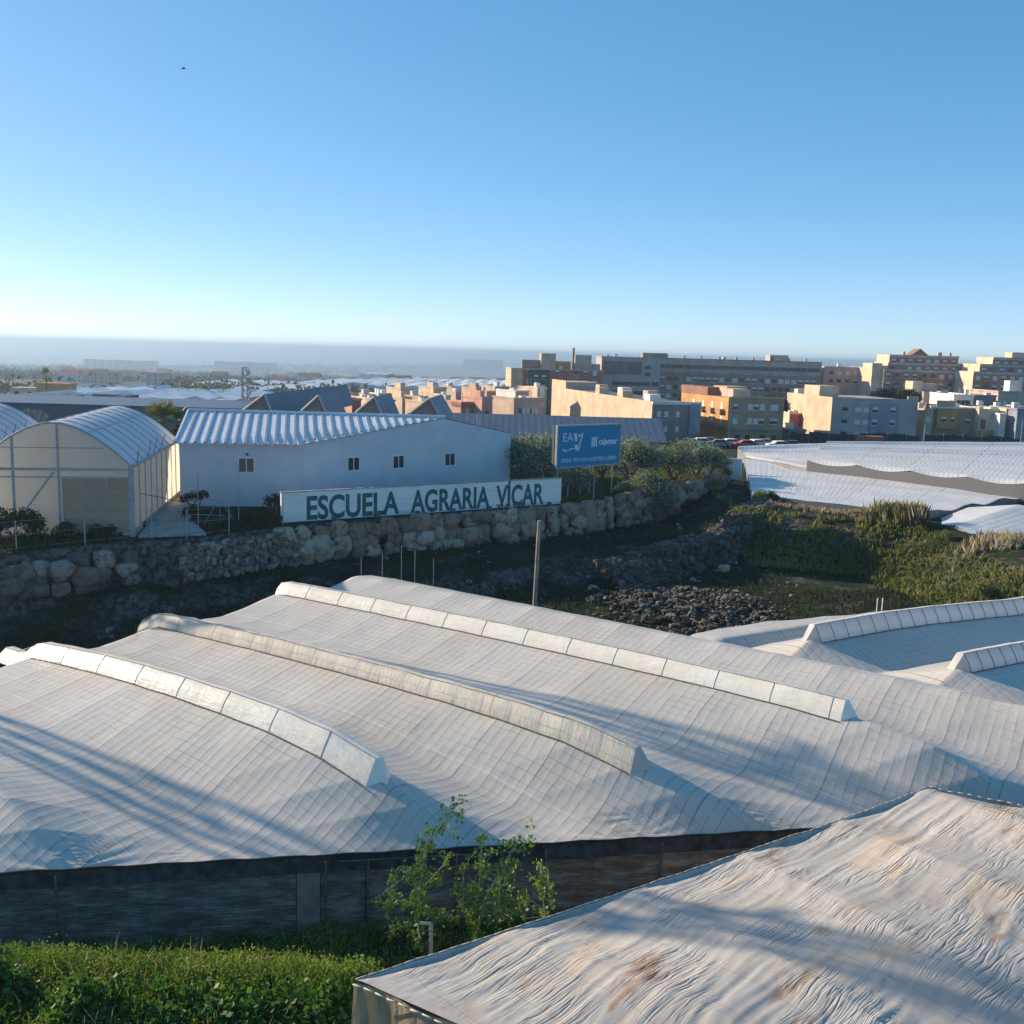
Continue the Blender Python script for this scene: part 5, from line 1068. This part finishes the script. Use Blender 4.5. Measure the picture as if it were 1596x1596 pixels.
# H: ochre balcony house + brown block
t = thing('town_house', 'ochre town house with small balconies on its sunlit side and a brown front', 'house', (float(ay(1137,622,190)[0]), 190, 2.2), R(12))
zt = float(ay(1137, 620, 190)[2])-2.2; Wd = float(ay(1230,620,190)[0]-ay(1137,620,190)[0])*1.0
addbox(t, 'wall', 0, Wd, 0, 24, 0, zt, 'brown'); addbox(t, 'side_wall', -.12, 0, 0, 24, 0, zt+.02, 'ochre')
for z in (zt-1.6, zt-4.2):
    for x in (1.3, 4.2, 5.4, 6.6, 9.0): link('window', win_mesh(.95 if x != 9.0 else 1.5, 1.0, rw.choice(('half','shut'))), t, (x, 0, z))
    for y in (3, 7.5, 12, 17): link('window', win_mesh(.9, 1.7, 'shut'), t, (-.12, y, z-.2), -math.pi/2); addbox(t, 'balcony', -1.0, -.13, y-1.2, y+1.2, z-1.35, z-.6, 'brown')
for x in (2, 4, 7, 9.2): link('window', win_mesh(1.0, 1.2, 'dark'), t, (x, 0, 1.3))
addbox(t, 'sill_band', 0, Wd, -.25, -.01, zt-6.0, zt-5.85, 'greyd'); addbox(t, 'roof_room', 2, 5.4, 3, 9, zt, zt+1.5, 'stone'); addbox(t, 'roof_room', 3.5, 7.8, 9.5, 16, zt, zt+1.8, 'sand'); addbox(t, 'attic', -.2, 2.2, 10, 24, zt, zt+1.6, 'tile'); addbox(t, 'parapet', -.05, Wd, -.1, .1, zt, zt+.25, 'sand')
m = MB(); m.tube((.2, -.15, 0), (.2, -.15, zt+.2), .07, n=6); m.build('drain_pipe', M['w_white'], t)
# J: grey block with beige flank
t = thing('town_house', 'wide grey three storey block with a plain beige sunlit flank, behind the plastic roofs', 'house', (float(ay(1298,624,200)[0]), 200, 2.0), R(6))
zt = float(ay(1298, 622, 200)[2])-2.0; Wd = float(ay(1438,622,200)[0]-ay(1298,622,200)[0])
addbox(t, 'wall', 0, Wd, 0, 24, 0, zt, 'grey'); addbox(t, 'side_wall', -.12, 0, -.05, 24, 0, zt+.35, 'beige'); addbox(t, 'parapet', 0, Wd, -.12, .1, zt, zt+.3, 'stone')
addbox(t, 'open_floor', .5, 3.4, -.06, -.01, .2, 2.0, 'rubber'); addbox(t, 'door_bay', 7.6, 13.4, -.3, -.01, 2.0, zt-.6, 'blueg')
for z in (zt-1.9, zt-4.3, zt-6.6):
    for x in (2.6, 5.3, 6.9): link('window', win_mesh(1.2, .75, 'shut' if x > 4 else 'dark'), t, (x, 0, z))
    for x in (8.6, 12.2): link('window', win_mesh(1.0, 1.1, 'half'), t, (x, -.3 if z > 2.5 else 0, z))
addbox(t, 'roof_room', .5, 4.5, 8, 16, zt, zt+2.3, 'beige'); addbox(t, 'roof_wall', Wd-2.2, Wd, -.1, .2, zt+.3, zt+.9, 'stone'); addbox(t, 'water_tank', -.1, 2.0, 18, 20, zt+.3, zt+1.3, 'white')
# K..: right-hand cluster
R_ = lambda *a, **k: bldg(*a, **k)
t, L, Hh = R_('narrow beige house with a little tiled turret, right of the wide grey block', 208, 1441, 1453, 640, 2, 8, 'sand', [2, 5], 1, (.9, 1.0), 0)
m = MB(); m.add([(0,0,Hh),(L,0,Hh),(L,2,Hh),(0,2,Hh),(L/2,1,Hh+1.7)], [(0,1,4),(1,2,4),(2,3,4),(3,0,4)]); m.build('turret', M['w_tile'], t)
t, L, Hh = R_('brown house with an ochre sunlit bay window box and a garage', 212, 1455, 1526, 637, 2, 14, 'brown', (), 0, leftmat='white')
addbox(t, 'bay', .6, 4.6, -.9, -.01, Hh-4.1, Hh-.3, 'ochre'); addbox(t, 'base_wall', .2, 5, -.4, -.01, 0, 1.7, 'sand'); addbox(t, 'garage_door', 5.6, 7.6, -.06, -.01, 0, 2.2, 'blueg')
link('window', win_mesh(1.1, 1.0, 'half'), t, (1.9, -.9, Hh-2.2)); link('window', win_mesh(.7, 1.0, 'half'), t, (3.7, -.9, Hh-2.2)); link('window', win_mesh(1.1, 1.0, 'half'), t, (7.2, 0, Hh-2.5)); addbox(t, 'roof_rail', .6, 4.4, 0, .2, Hh+.3, Hh+1.6, 'sand')
t, L, Hh = R_('orange and cream house with a roofed balcony near the right edge', 210, 1527, 1557, 640, 2, 12, 'cream', [3.5], 0, leftmat='cream')
addbox(t, 'balcony', .2, 3.2, -.9, -.01, 2.1, 3.0, 'ochre'); addbox(t, 'porch', .4, 1.4, -.06, -.01, 3.2, 5.2, 'tile')
for x in (2.6, 3.2): link('window', win_mesh(.35, 1.5, 'shut'), t, (x, 0, 4.1))
t, L, Hh = R_('small bright white house with an outside pillar near the right edge', 207, 1559, 1568, 647, 2, 10, 'white', (), 0)
t, L, Hh = R_('tall cream pillared house beside the bright white one', 209, 1569, 1588, 640, 2, 12, 'stone', [3.6], 1, (.8, 1.3), 0, 'cream')
t, L, Hh = R_('blue-grey shaded house front cut by the right edge', 205, 1586, 1650, 640, 2, 12, 'blueg', [3.6], 3, (.9, 1.0))
t, L, Hh = R_('wide shaded stone coloured house with a cream roof tower above the brown house', 260, 1440, 1487, 613, 0, 18, 'stone', [7], 3, (.8, .8)); addbox(t, 'roof_tower', -2.2, .4, 2, 7, Hh-1, Hh+2.8, 'cream'); addbox(t, 'roof_room', .5, 4, 2, 7, Hh, Hh+2.3, 'stone')
t, L, Hh = R_('white house with glazed balconies above the brown house', 240, 1487, 1518, 617, 0, 14, 'white', [6.5, 9.2], 4, (1.5, 1.5), kinds=('dark',), skip=0); addbox(t, 'terrace_wall', -.6, L+.5, -2.5, -2.2, 0, Hh-2.3, 'white')
t, L, Hh = R_('house with a dark railing terrace right of the glazed white house', 243, 1519, 1553, 618, 0, 14, 'greyd', [8.5], 5, (.8, 1.2), kinds=('dark', 'shut'), skip=0); 
t, L, Hh = R_('long stone coloured block at the right edge with a white roof box', 250, 1556, 1680, 613, 0, 16, 'stone', (), 0); addbox(t, 'roof_room', 3.5, 6.5, 2, 5, Hh, Hh+2.8, 'white')
t, L, Hh = R_('low shaded terrace house row behind the bay window house', 228, 1453, 1600, 634, 0, 10, 'stone', (), 0)
t, L, Hh = R_('long low garden wall house between the ochre balcony house and the wide grey block', 196, 1231, 1256, 672, 1.5, 10, 'greyd', (), 0)
t, L, Hh = R_('small brick red gabled house in the gap before the beige flank', 215, 1231, 1254, 646, 1, 8, 'red', [5.6], 2, (.5, .8), 0, 'cream')
# low houses on the left of the town: px left, right, top, D, colours
LH = [(533,560,615,210,'pink','cream','salmon house with a white parapet behind the sawtooth roofs'),(561,586,617,225,'red','sand','red brick house right of the salmon one'),(586,612,616,232,'white','white','low white house among the red brick houses'),(612,648,607,250,'cream','cream','yellow house with a flat roof terrace in the middle distance'),(618,644,622,215,'stone','cream','house with pale columns in front of the yellow one'),(646,668,620,228,'stone','sand','plain stone coloured house between two yellow ones'),
      (662,700,606,262,'cream','cream','large bright yellow house left of the pink roofs'),(700,730,612,300,'greyd','stone','grey-roofed house behind the pink villa'),(706,742,629,205,'pink','pink','low pink villa with a brown tiled roof'),(741,771,622,203,'pink','pink','taller pink villa with stepped parapet'),(733,760,606,285,'pink','sand','pinkish flat-roofed house with a tower'),(756,800,604,310,'pink','cream','long pink house left of the green and red block'),
      (771,856,623,208,'stone','stone','wide blank stone coloured shed beside the pink villa'),(789,830,611,232,'stone','white','grey rooftop building below the beige facade strip'),(828,856,606,236,'stone','cream','building with a white roof door under the green facade'),(700,712,604,330,'blueg','stone','small far house with a blue awning'),(590,618,626,188,'pink','beige','peach house just above the third sawtooth roof'),(648,690,629,190,'beige','beige','beige house above the fourth sawtooth roof'),(540,565,624,190,'red','pink','brick coloured house just above the second sawtooth roof'),(566,590,623,196,'white','cream','cream house between the second and third sawtooth roofs'),(742,790,612,262,'pink','pink','broad pink terrace of houses before the green and red block'),(690,704,618,240,'cream','cream','narrow cream house right of the bright yellow one')]
for i, (a, b, tp, D, mt, lm, lb) in enumerate(LH):
    t, L, Hh = bldg(lb, D, a+(b-a)*.36, b-(b-a)*.05, tp, -1.0, 9, mt, [Hz for Hz in (2.2, 4.9, 7.4)], max(1, int((b-a)/9)), (.8, 1.1), 3, lm, yaw=R(30), name='house', cat='house', skip=.2)
    if i in (1, 8): addbox(t, 'tiled_roof', -.3, L+.3, -.6, 4, Hh-.6, Hh+.1, 'tile')
    if i in (0, 3, 4, 6, 9, 10): addbox(t, 'roof_room', L*.15, L*.55, 1.5, 5, Hh, Hh+1.5, lm)
    if i == 14: addbox(t, 'roof_door', L*.2, L*.7, -.2, -.01, Hh-2.0, Hh+.4, 'white')
# dark parked line, containers and cars before the town
car_cols = ['w_white', 'w_white', 'steel_dark', 'w_blueg', 'w_white', 'w_greyd', 'w_red', 'w_white', 'w_blueg', 'w_white', 'steel_dark', 'w_white']
carc = ['white','white','black','blue','white','grey','red','white','blue','white','black','white']
def car(x, y, z, rz, mt, lb):
    t = thing('parked_car', lb, 'car', (x, y, z), rz, 'cars parked before the town houses')
    m = MB(); prof = [(-2.1,.35),(-2.15,.8),(-1.9,.95),(-1.2,1.0),(-.6,1.42),(.9,1.45),(1.6,.98),(2.1,.9),(2.15,.4)]
    n = len(prof); m.add([(a, -.85, b) for a, b in prof]+[(a, .85, b) for a, b in prof], [tuple(range(n))[::-1], tuple(range(n, 2*n))]+[(i, (i+1) % n, (i+1) % n+n, i+n) for i in range(n)]); m.build('body', M[mt], t)
    m = MB(); m.add([(-1.0,-.87,1.03),(-.58,-.87,1.36),(.85,-.87,1.38),(1.35,-.87,1.03)], [(0,3,2,1)]); m.build('side_window', M['win_dark'], t)
    for a in (-1.35, 1.35):
        for b in (-.88, .70): m = MB(); m.tube((a, b, .33), (a, b+.18, .33), .33, n=12); m.build('wheel', M['rubber'], t)
for i, px in enumerate([1075,1092,1106,1121,1137,1150,1163,1178,1192,1214,1233,1575]):
    q = ay(px, 684, 176+(i % 3)*2.0); car(float(q[0]), float(q[1]), 2.9, .15*((i*7) % 5-2), car_cols[i], '%s car, %s in the row parked before the town houses' % (carc[i], ['first from the left','second from the left','third from the left','fourth from the left','fifth from the left','sixth from the left','seventh from the left','eighth from the left','ninth from the left','tenth from the left','eleventh, beside the beige flank,','alone at the far right end'][i]))
cn = thing('container', 'low red container in front of the wide grey block', 'container', (float(ay(1338,688,185)[0]), 185, 3.6)); addbox(cn, 'body', 0, 4.6, 0, 2, 0, 1.3, 'red')
for i in range(9): addbox(cn, 'corrugation', .25+i*.5, .45+i*.5, -.05, -.005, .1, 1.2, 'red')
for (a, b, tp, D, lb) in ((1440,1600,684,192,'dark netted boundary fence under the town houses, at the right'), (1230,1440,686,190,'dark netted boundary fence before the wide grey block')):
    x0 = ay(a, tp, D); x1 = ay(b, tp, D); t = thing('boundary_fence', lb, 'fence', (float(x0[0]), D, 1)); L = float(x1[0]-x0[0]); n = int(L/1.2); m = MB()
    for i in range(n): h0 = 3.0+1.0*fbm(np.array([i*.5]), np.array([a*.1]), 120)[0]; m.box(i*1.2, i*1.2+1.18, .03*(i % 2), .06+.03*(i % 2), 0, h0+.5)
    m.build('netting', M['net_black'], t)
    for i in range(0, n, 3): MB().tube((i*1.2, -.05, 0), (i*1.2, -.05, 4.4), .04, n=5).build('post', M['galv'], t)
def tall_pole(px, D, pt, zb, lb):
    q = ay(px, pt, D); tag(MB().tube((q[0], D, zb), (q[0], D, float(q[2])), .09, .06, 6).build('street_lamp', M['galv']), lb, 'lamp post')
tall_pole(1442, 188, 662, 2, 'slim grey pole left of the brown bay window house'); tall_pole(1594, 188, 655, 2, 'slim grey pole at the very right edge')
# trees of the town
tcity = [tree_meshes(8, (4.2, 3.2, 2.9), 3800, .55, M['leaf_pine'], M['bark'], 170+i, .25, 40) for i in range(2)]
for i, (px, pt, D, s_, lb) in enumerate([(1372,605,232,.72,'dark pine crown behind the wide grey block, left one'),(1395,604,236,.78,'dark pine crown behind the wide grey block, middle one'),(1418,606,232,.70,'dark pine crown behind the wide grey block, right one'),(1214,617,225,.85,'dark tree left of the beige flank, before the brick block'),(1240,622,230,.9,'dark tree touching the beige flank'),(1070,612,300,.8,'dark tree before the brick block, left of the ochre house')]):
    q = ay(px, pt, D); z0 = float(q[2])-8*s_; place_tree('pine_tree', tcity[i % 2], (float(q[0]), D, z0), (s_, s_, s_), i*1.1, lb, 'tree', 'dark trees among the town houses')
# ------------------------------------------------------------------ far plain
def lat_mast(name, label, x, y, z0, z1, wb, wt, leg=.06, ant=True, arms=0, nb=9):
    t = thing(name, label, 'mast', (x, y, z0)); H_ = z1-z0
    c = lambda f: wb/2+(wt-wb)/2*f
    for sx in (-1, 1):
        for sy in (-1, 1): MB().tube((sx*c(0), sy*c(0), 0), (sx*c(1), sy*c(1), H_), leg, n=5).build('leg', M['galv'], t)
    m = MB()
    for i in range(nb):
        f0, f1 = i/nb, (i+1)/nb
        for a, b in (((-1,-1),(1,-1)), ((1,-1),(1,1)), ((1,1),(-1,1)), ((-1,1),(-1,-1))):
            m.tube((a[0]*c(f0), a[1]*c(f0), H_*f0), (b[0]*c(f1), b[1]*c(f1), H_*f1), leg*.6, n=4); m.tube((a[0]*c(f1), a[1]*c(f1), H_*f1), (b[0]*c(f1), b[1]*c(f1), H_*f1), leg*.6, n=4)
    m.build('bracing', M['galv'], t)
    if ant:
        for (dx, dz, r_) in ((.7, .93, .35), (-.6, .80, .3), (.8, .62, .35), (.3, .5, .3)): m = MB(); m.tube((dx, -.4, H_*dz), (dx, -.55, H_*dz), r_, n=12); m.build('dish', M['w_white'], t)
    for i in range(arms): m = MB(); z = H_*(.78+.09*i); m.tube((-3.4, 0, z), (3.4, 0, z), .14, n=5); m.tube((-3.4, 0, z), (0, 0, z+1.2), .09, n=5); m.tube((3.4, 0, z), (0, 0, z+1.2), .09, n=5); m.build('cross_arm', M['galv'], t)
    return t
q = ay(382, 573, 175); lat_mast('lattice_mast', 'red and white lattice telecom mast behind the white ribbed roof', float(q[0]), 175, 3, float(q[2]), 1.1, .8, .09)
q = ay(417, 578, 300); tag(MB().tube((q[0], 300, -3), (q[0], 300, float(q[2])), .12, .08, 6).build('street_lamp', M['galv']), 'thin far lamp post right of the lattice mast', 'lamp post')
for i, (px, D) in enumerate(((568, 330), (571, 334))):
    q = ay(px, 598, D); tag(MB().tube((q[0], D, -5), (q[0], D, float(q[2])), .45, .4, 8).build('chimney', M['w_greyd']), 'slim dark chimney over the red brick houses, %s of the pair' % ('left' if i == 0 else 'right'), 'chimney', 'pair of dark chimneys')
k = N('white_far_plastic'); p = k.pos(); f = k.noise(k.mapping(p, (.3, 1, 1)), .12, 4); k.set(k.mix(k.sstep(f, .35, .65), (.80,.80,.78), (.55,.56,.58)), .45, spec=.5); M['far_white'] = k.m
rf_ = random.Random(5)
def gh_far(px0, px1, py, D, dep, i):
    a = ay(px0, py, D); b = ay(px1, py, D); zb = float(hgt(np.array([a[0]]), np.array([float(D)]))[0]); zt = max(zb+2.5, float(a[2])); t = MB(); L = float(b[0]-a[0])
    nb = max(2, int(L/9)); 
    for j in range(nb):
        x0, x1 = a[0]+L*j/nb, a[0]+L*(j+1)/nb; xm = (x0+x1)/2; h = zt
        t.add([(x0,D,zb),(x1,D,zb),(x1,D,h),(xm,D,h+.9),(x0,D,h),(x0,D+dep,zb),(x1,D+dep,zb),(x1,D+dep,h),(xm,D+dep,h+.9),(x0,D+dep,h)], [(0,1,2,3,4),(9,8,7,6,5),(4,3,8,9),(3,2,7,8)])
    o = t.build('distant_greenhouse', M['far_white'])
    return tag(o, 'low white plastic greenhouse lying on the far plain', 'greenhouse', 'white greenhouses on the far plain')
GHF = [(0,12,622,250,40),(72,108,623,240,40),(0,60,616,330,60),(60,150,614,350,60),(108,170,621,265,50),(172,240,617,330,60),(175,260,623,262,36),(222,290,617,300,40),(262,330,618,320,60),(285,362,622,270,45),(300,370,612,420,80),(330,380,620,300,40),(200,365,628,236,12),(268,400,600,640,120),(395,470,606,520,80),(430,520,600,600,100),(470,560,598,640,120),(540,640,597,620,120),(560,660,601,560,60),(640,760,600,620,60),(690,800,598,700,120),(110,135,607,520,30),(146,165,608,520,30),(176,200,607,530,40),(215,240,606,540,40),(640,700,594,820,80),(150,180,586,1100,60),(620,650,590,1000,60),(70,95,580,1600,80),(560,600,583,1300,100)]
for i, g in enumerate(GHF): gh_far(*g, i)
def farbox(px, py, D, w_, h_, mt, name, lb, cat, grp, pitched=False):
    q = ay(px, py, D); zb = float(hgt(np.array([q[0]]), np.array([float(D)]))[0]); m = MB(); m.box(-w_/2, w_/2, 0, w_*.7, -.5, h_, 0)
    if pitched: m.add([(-w_/2-.3,-.3,h_),(w_/2+.3,-.3,h_),(w_/2+.3,w_*.7,h_),(-w_/2-.3,w_*.7,h_),(-w_/2,w_*.35,h_+w_*.18),(w_/2,w_*.35,h_+w_*.18)], [(0,1,5,4),(2,3,4,5),(0,4,3),(1,2,5)], 1)
    else: m.box(-w_/2-.1, w_/2+.1, -.1, w_*.7+.1, h_+.004, h_+.5, 0)
    nw = max(2, int(w_/4))
    for f in range(max(1, int(h_/3))):
        for c in range(nw): x = -w_/2+w_*(c+.5)/nw; m.box(x-.6, x+.6, -.06, -.005, 1+3*f, 2.3+3*f, 2)
    o = m.build(name, [M[mt], M['w_tile'], M['win_dark']], None, loc=(float(q[0]), D, zb)); return tag(o, lb, cat, grp)
for i in range(120):
    D = math.exp(rf_.uniform(math.log(800), math.log(3400))); px = rf_.uniform(-10, 800)
    farbox(px, 600, D, rf_.uniform(9, 26), rf_.choice([4, 6, 7, 10]), rf_.choice(['w_white', 'w_cream', 'w_stone', 'w_pink', 'w_stone']), 'distant_house', 'tiny pale house in the hazy plain before the sea', 'house', 'hazy houses on the far plain', rf_.random() < .5)
for i in range(90):
    px = rf_.uniform(420, 800); q = ay(px, 560, 6000); cyy = float(coast_y(np.array([q[0]*.8]))); D = rf_.uniform(max(3400, cyy*.7), cyy*.97)
    farbox(px, 600, D, rf_.uniform(18, 50), rf_.choice([9, 12, 18, 24]), rf_.choice(['w_white', 'w_cream', 'w_stone']), 'distant_house', 'faint coastal building block on the shore at the horizon', 'building', 'coastal buildings on the horizon')
for (a, b, tp, D, lb) in ((130,238,561,3300,'long flat-topped hotel block standing against the sea at the left'), (334,425,564,3500,'wide low hotel row against the sea behind the lattice mast'), (722,785,560,5600,'raised block of buildings on the hazy headland')):
    x0 = ay(a, tp, D); x1 = ay(b, tp, D); zb = float(H1(float(x0[0]), D)); t = thing('hotel', lb, 'building', (float(x0[0]), D, zb)); L = float(x1[0]-x0[0]); Hh = float(x0[2]+x1[2])/2-zb
    n = 9
    for j in range(n): addbox(t, 'wing', L*j/n, L*(j+1)/n-1.5, 0, 60, -2, Hh-2*math.sin(j*2.4)**2, 'stone')
    for j in range(n): addbox(t, 'window_column', L*(j+.35)/n, L*(j+.6)/n, -.5, -.02, 3, Hh-6, 'greyd')
# small tree masses and palms of the plain
n = 3000; D_ = np.exp(rng.uniform(math.log(380), math.log(3500), n)); pxs = rng.uniform(-60, 860, n); xw = (pxs-798)/FPX*D_
kp = fbm(xw*.006+50, D_*.004, 130) > .42; xw = xw[kp]; D_ = D_[kp]; p0 = np.stack([xw, D_, hgt(xw, D_)], 1); sc0 = rng.uniform(1.5, 4.5, len(p0))*(1+D_/2500)
pp = np.repeat(p0, 40, 0)+rng.normal(size=(40*len(p0), 3))*np.repeat(sc0, 40)[:, None]*np.array([1.1, 1, .38])*.8+np.array([0, 0, .8])*np.repeat(sc0, 40)[:, None]
V, F, T = leaves(pp, np.repeat(sc0, 40)*.42, rng.random(len(pp)), aspect=.8); tag(link('distant_trees', npmesh('distant_trees', V, F, M['leaf_bank_dark'], tint=T)), kind='stuff')
n = 700; t = rng.random(n); xw = -2100+t*2300; D_ = coast_y(xw)-rng.uniform(20, 250, n); p0 = np.stack([xw, D_, hgt(xw, D_)], 1); pp = np.repeat(p0, 16, 0)+rng.normal(size=(16*n, 3))*np.array([12, 8, 4])+np.array([0, 0, 6]); V, F, T = leaves(pp, 9, rng.random(len(pp)), aspect=.9); tag(link('shore_trees', npmesh('shore_trees', V, F, M['leaf_pine'], tint=T)), kind='stuff')
fpalm = fan_palm(7, 9, 16, 2.2)
for i, (px, D) in enumerate([(72,300),(278,330),(305,330),(317,332),(347,330),(357,340),(400,420),(432,330),(443,336),(392,330),(465,380),(506,460),(540,460),(628,420),(672,430),(690,440),(110,420),(20,520)]):
    q = ay(px, 600, D); place_tree('fan_palm', fpalm, (float(q[0]), D, H1(float(q[0]), D)), (1, 1, 1.0 if i else 1.5), i*.9, 'distant fan palm silhouetted among the white far greenhouses', 'palm tree', 'distant palms on the plain')
farbox(81, 610, 300, 9, 8, 'w_ochre', 'house', 'small orange house among the far white greenhouses on the left', 'house', None); farbox(36, 612, 320, 8, 6, 'w_cream', 'house', 'small cream and white house far left among the greenhouses', 'house', None)
farbox(162, 620, 232, 5, 6.2, 'w_greyd', 'brick_hut', 'dark square hut on the far edge of the blue-grey warehouse roof', 'hut', None)
for (a, b, lb) in ((10,68,'low dark netted roof left of the dark square hut, far one'), (108,160,'low dark netted roof joined to the dark square hut')):
    x0 = ay(a, 620, 228); x1 = ay(b, 620, 228); m = MB(); zt = float(x0[2])
    m.prism([(x0[0],228),(x1[0],228),(x1[0],250),(x0[0],250)], -2, zt); tag(m.build('netted_shed', M['net_black']), lb, 'shed')
# bird
q = ay(286, 107, 60); bd_ = thing('bird', 'small bird gliding alone high in the blue sky', 'bird', tuple(map(float, q)), .4); bd_.scale = (.62, .62, .62)
import bmesh
def skin(name, verts, edges, radii, mat, parent, lv=2):
    me = bpy.data.meshes.new(name); me.from_pydata(verts, edges, []); o = link(name, me, parent); o.modifiers.new('s', 'SKIN'); o.modifiers.new('u', 'SUBSURF').levels = lv
    for v, r in zip(me.skin_vertices[0].data, radii): v.radius = (r, r)
    me.skin_vertices[0].data[0].use_root = True
    bpy.context.view_layer.update(); dg = bpy.context.evaluated_depsgraph_get(); m2 = bpy.data.meshes.new_from_object(o.evaluated_get(dg)); o.modifiers.clear(); o.data = m2; m2.name = name; m2.materials.clear(); m2.materials.append(mat); return o
skin('body', [(0,0,0),(.12,0,.01),(.2,0,.03),(.24,0,.03),(-.12,0,0),(-.24,0,0)], [(0,1),(1,2),(2,3),(0,4),(4,5)], [.05,.04,.028,.012,.03,.012], M['steel_dark'], bd_)
m = MB()
for s_ in (-1, 1): m.add([(.08,s_*.02,.02),(-.06,s_*.02,.02),(-.04,s_*.2,.10),(.09,s_*.2,.11),(-.08,s_*.42,.04),(.0,s_*.42,.05)], [(0,1,2,3),(3,2,4,5)])
m.build('wings', M['steel_dark'], bd_)
m = MB(); m.add([(-.22,-.015,0),(-.22,.015,0),(-.36,.05,0),(-.36,-.05,0)], [(0,1,2,3)]); m.build('tail', M['steel_dark'], bd_)
# ------------------------------------------------------------------ masts standing outside the left of the frame: they throw the long shadows over the roofs
sh = np.array([-math.sin(SUN_AZ), -math.cos(SUN_AZ)])    # direction shadows run
def shadow_mast(pt_, z, back, top, wb, lb):
    P_ = np.array(az(*pt_, z)[:2]); q = P_-sh*back; return lat_mast('power_pylon', lb, float(q[0]), float(q[1]), 0, top, wb, wb*.6, .13, False, 2, 8)
shadow_mast((250,1245), 3.2, 42, 31, 2.0, 'tall steel lattice pylon left of the arched greenhouse, nearer one')
shadow_mast((1000,1115), 4.3, 50, 31, 1.8, 'tall steel lattice pylon left of the arched greenhouse, farther one')
# ------------------------------------------------------------------ haze
m = MB(); m.box(-7000, 5000, -80, 13000, -95, 34); k = N('haze_air')
for l_ in list(k.t.links): k.t.links.remove(l_)
pv = k.n('ShaderNodeVolumePrincipled'); pv.inputs['Color'].default_value = (.46,.64,.82,1); pv.inputs['Density'].default_value = 2.7e-4; pv.inputs['Anisotropy'].default_value = .35
k.l(pv.outputs[0], k.out.inputs['Volume']); tag(m.build('haze', k.m), kind='stuff')
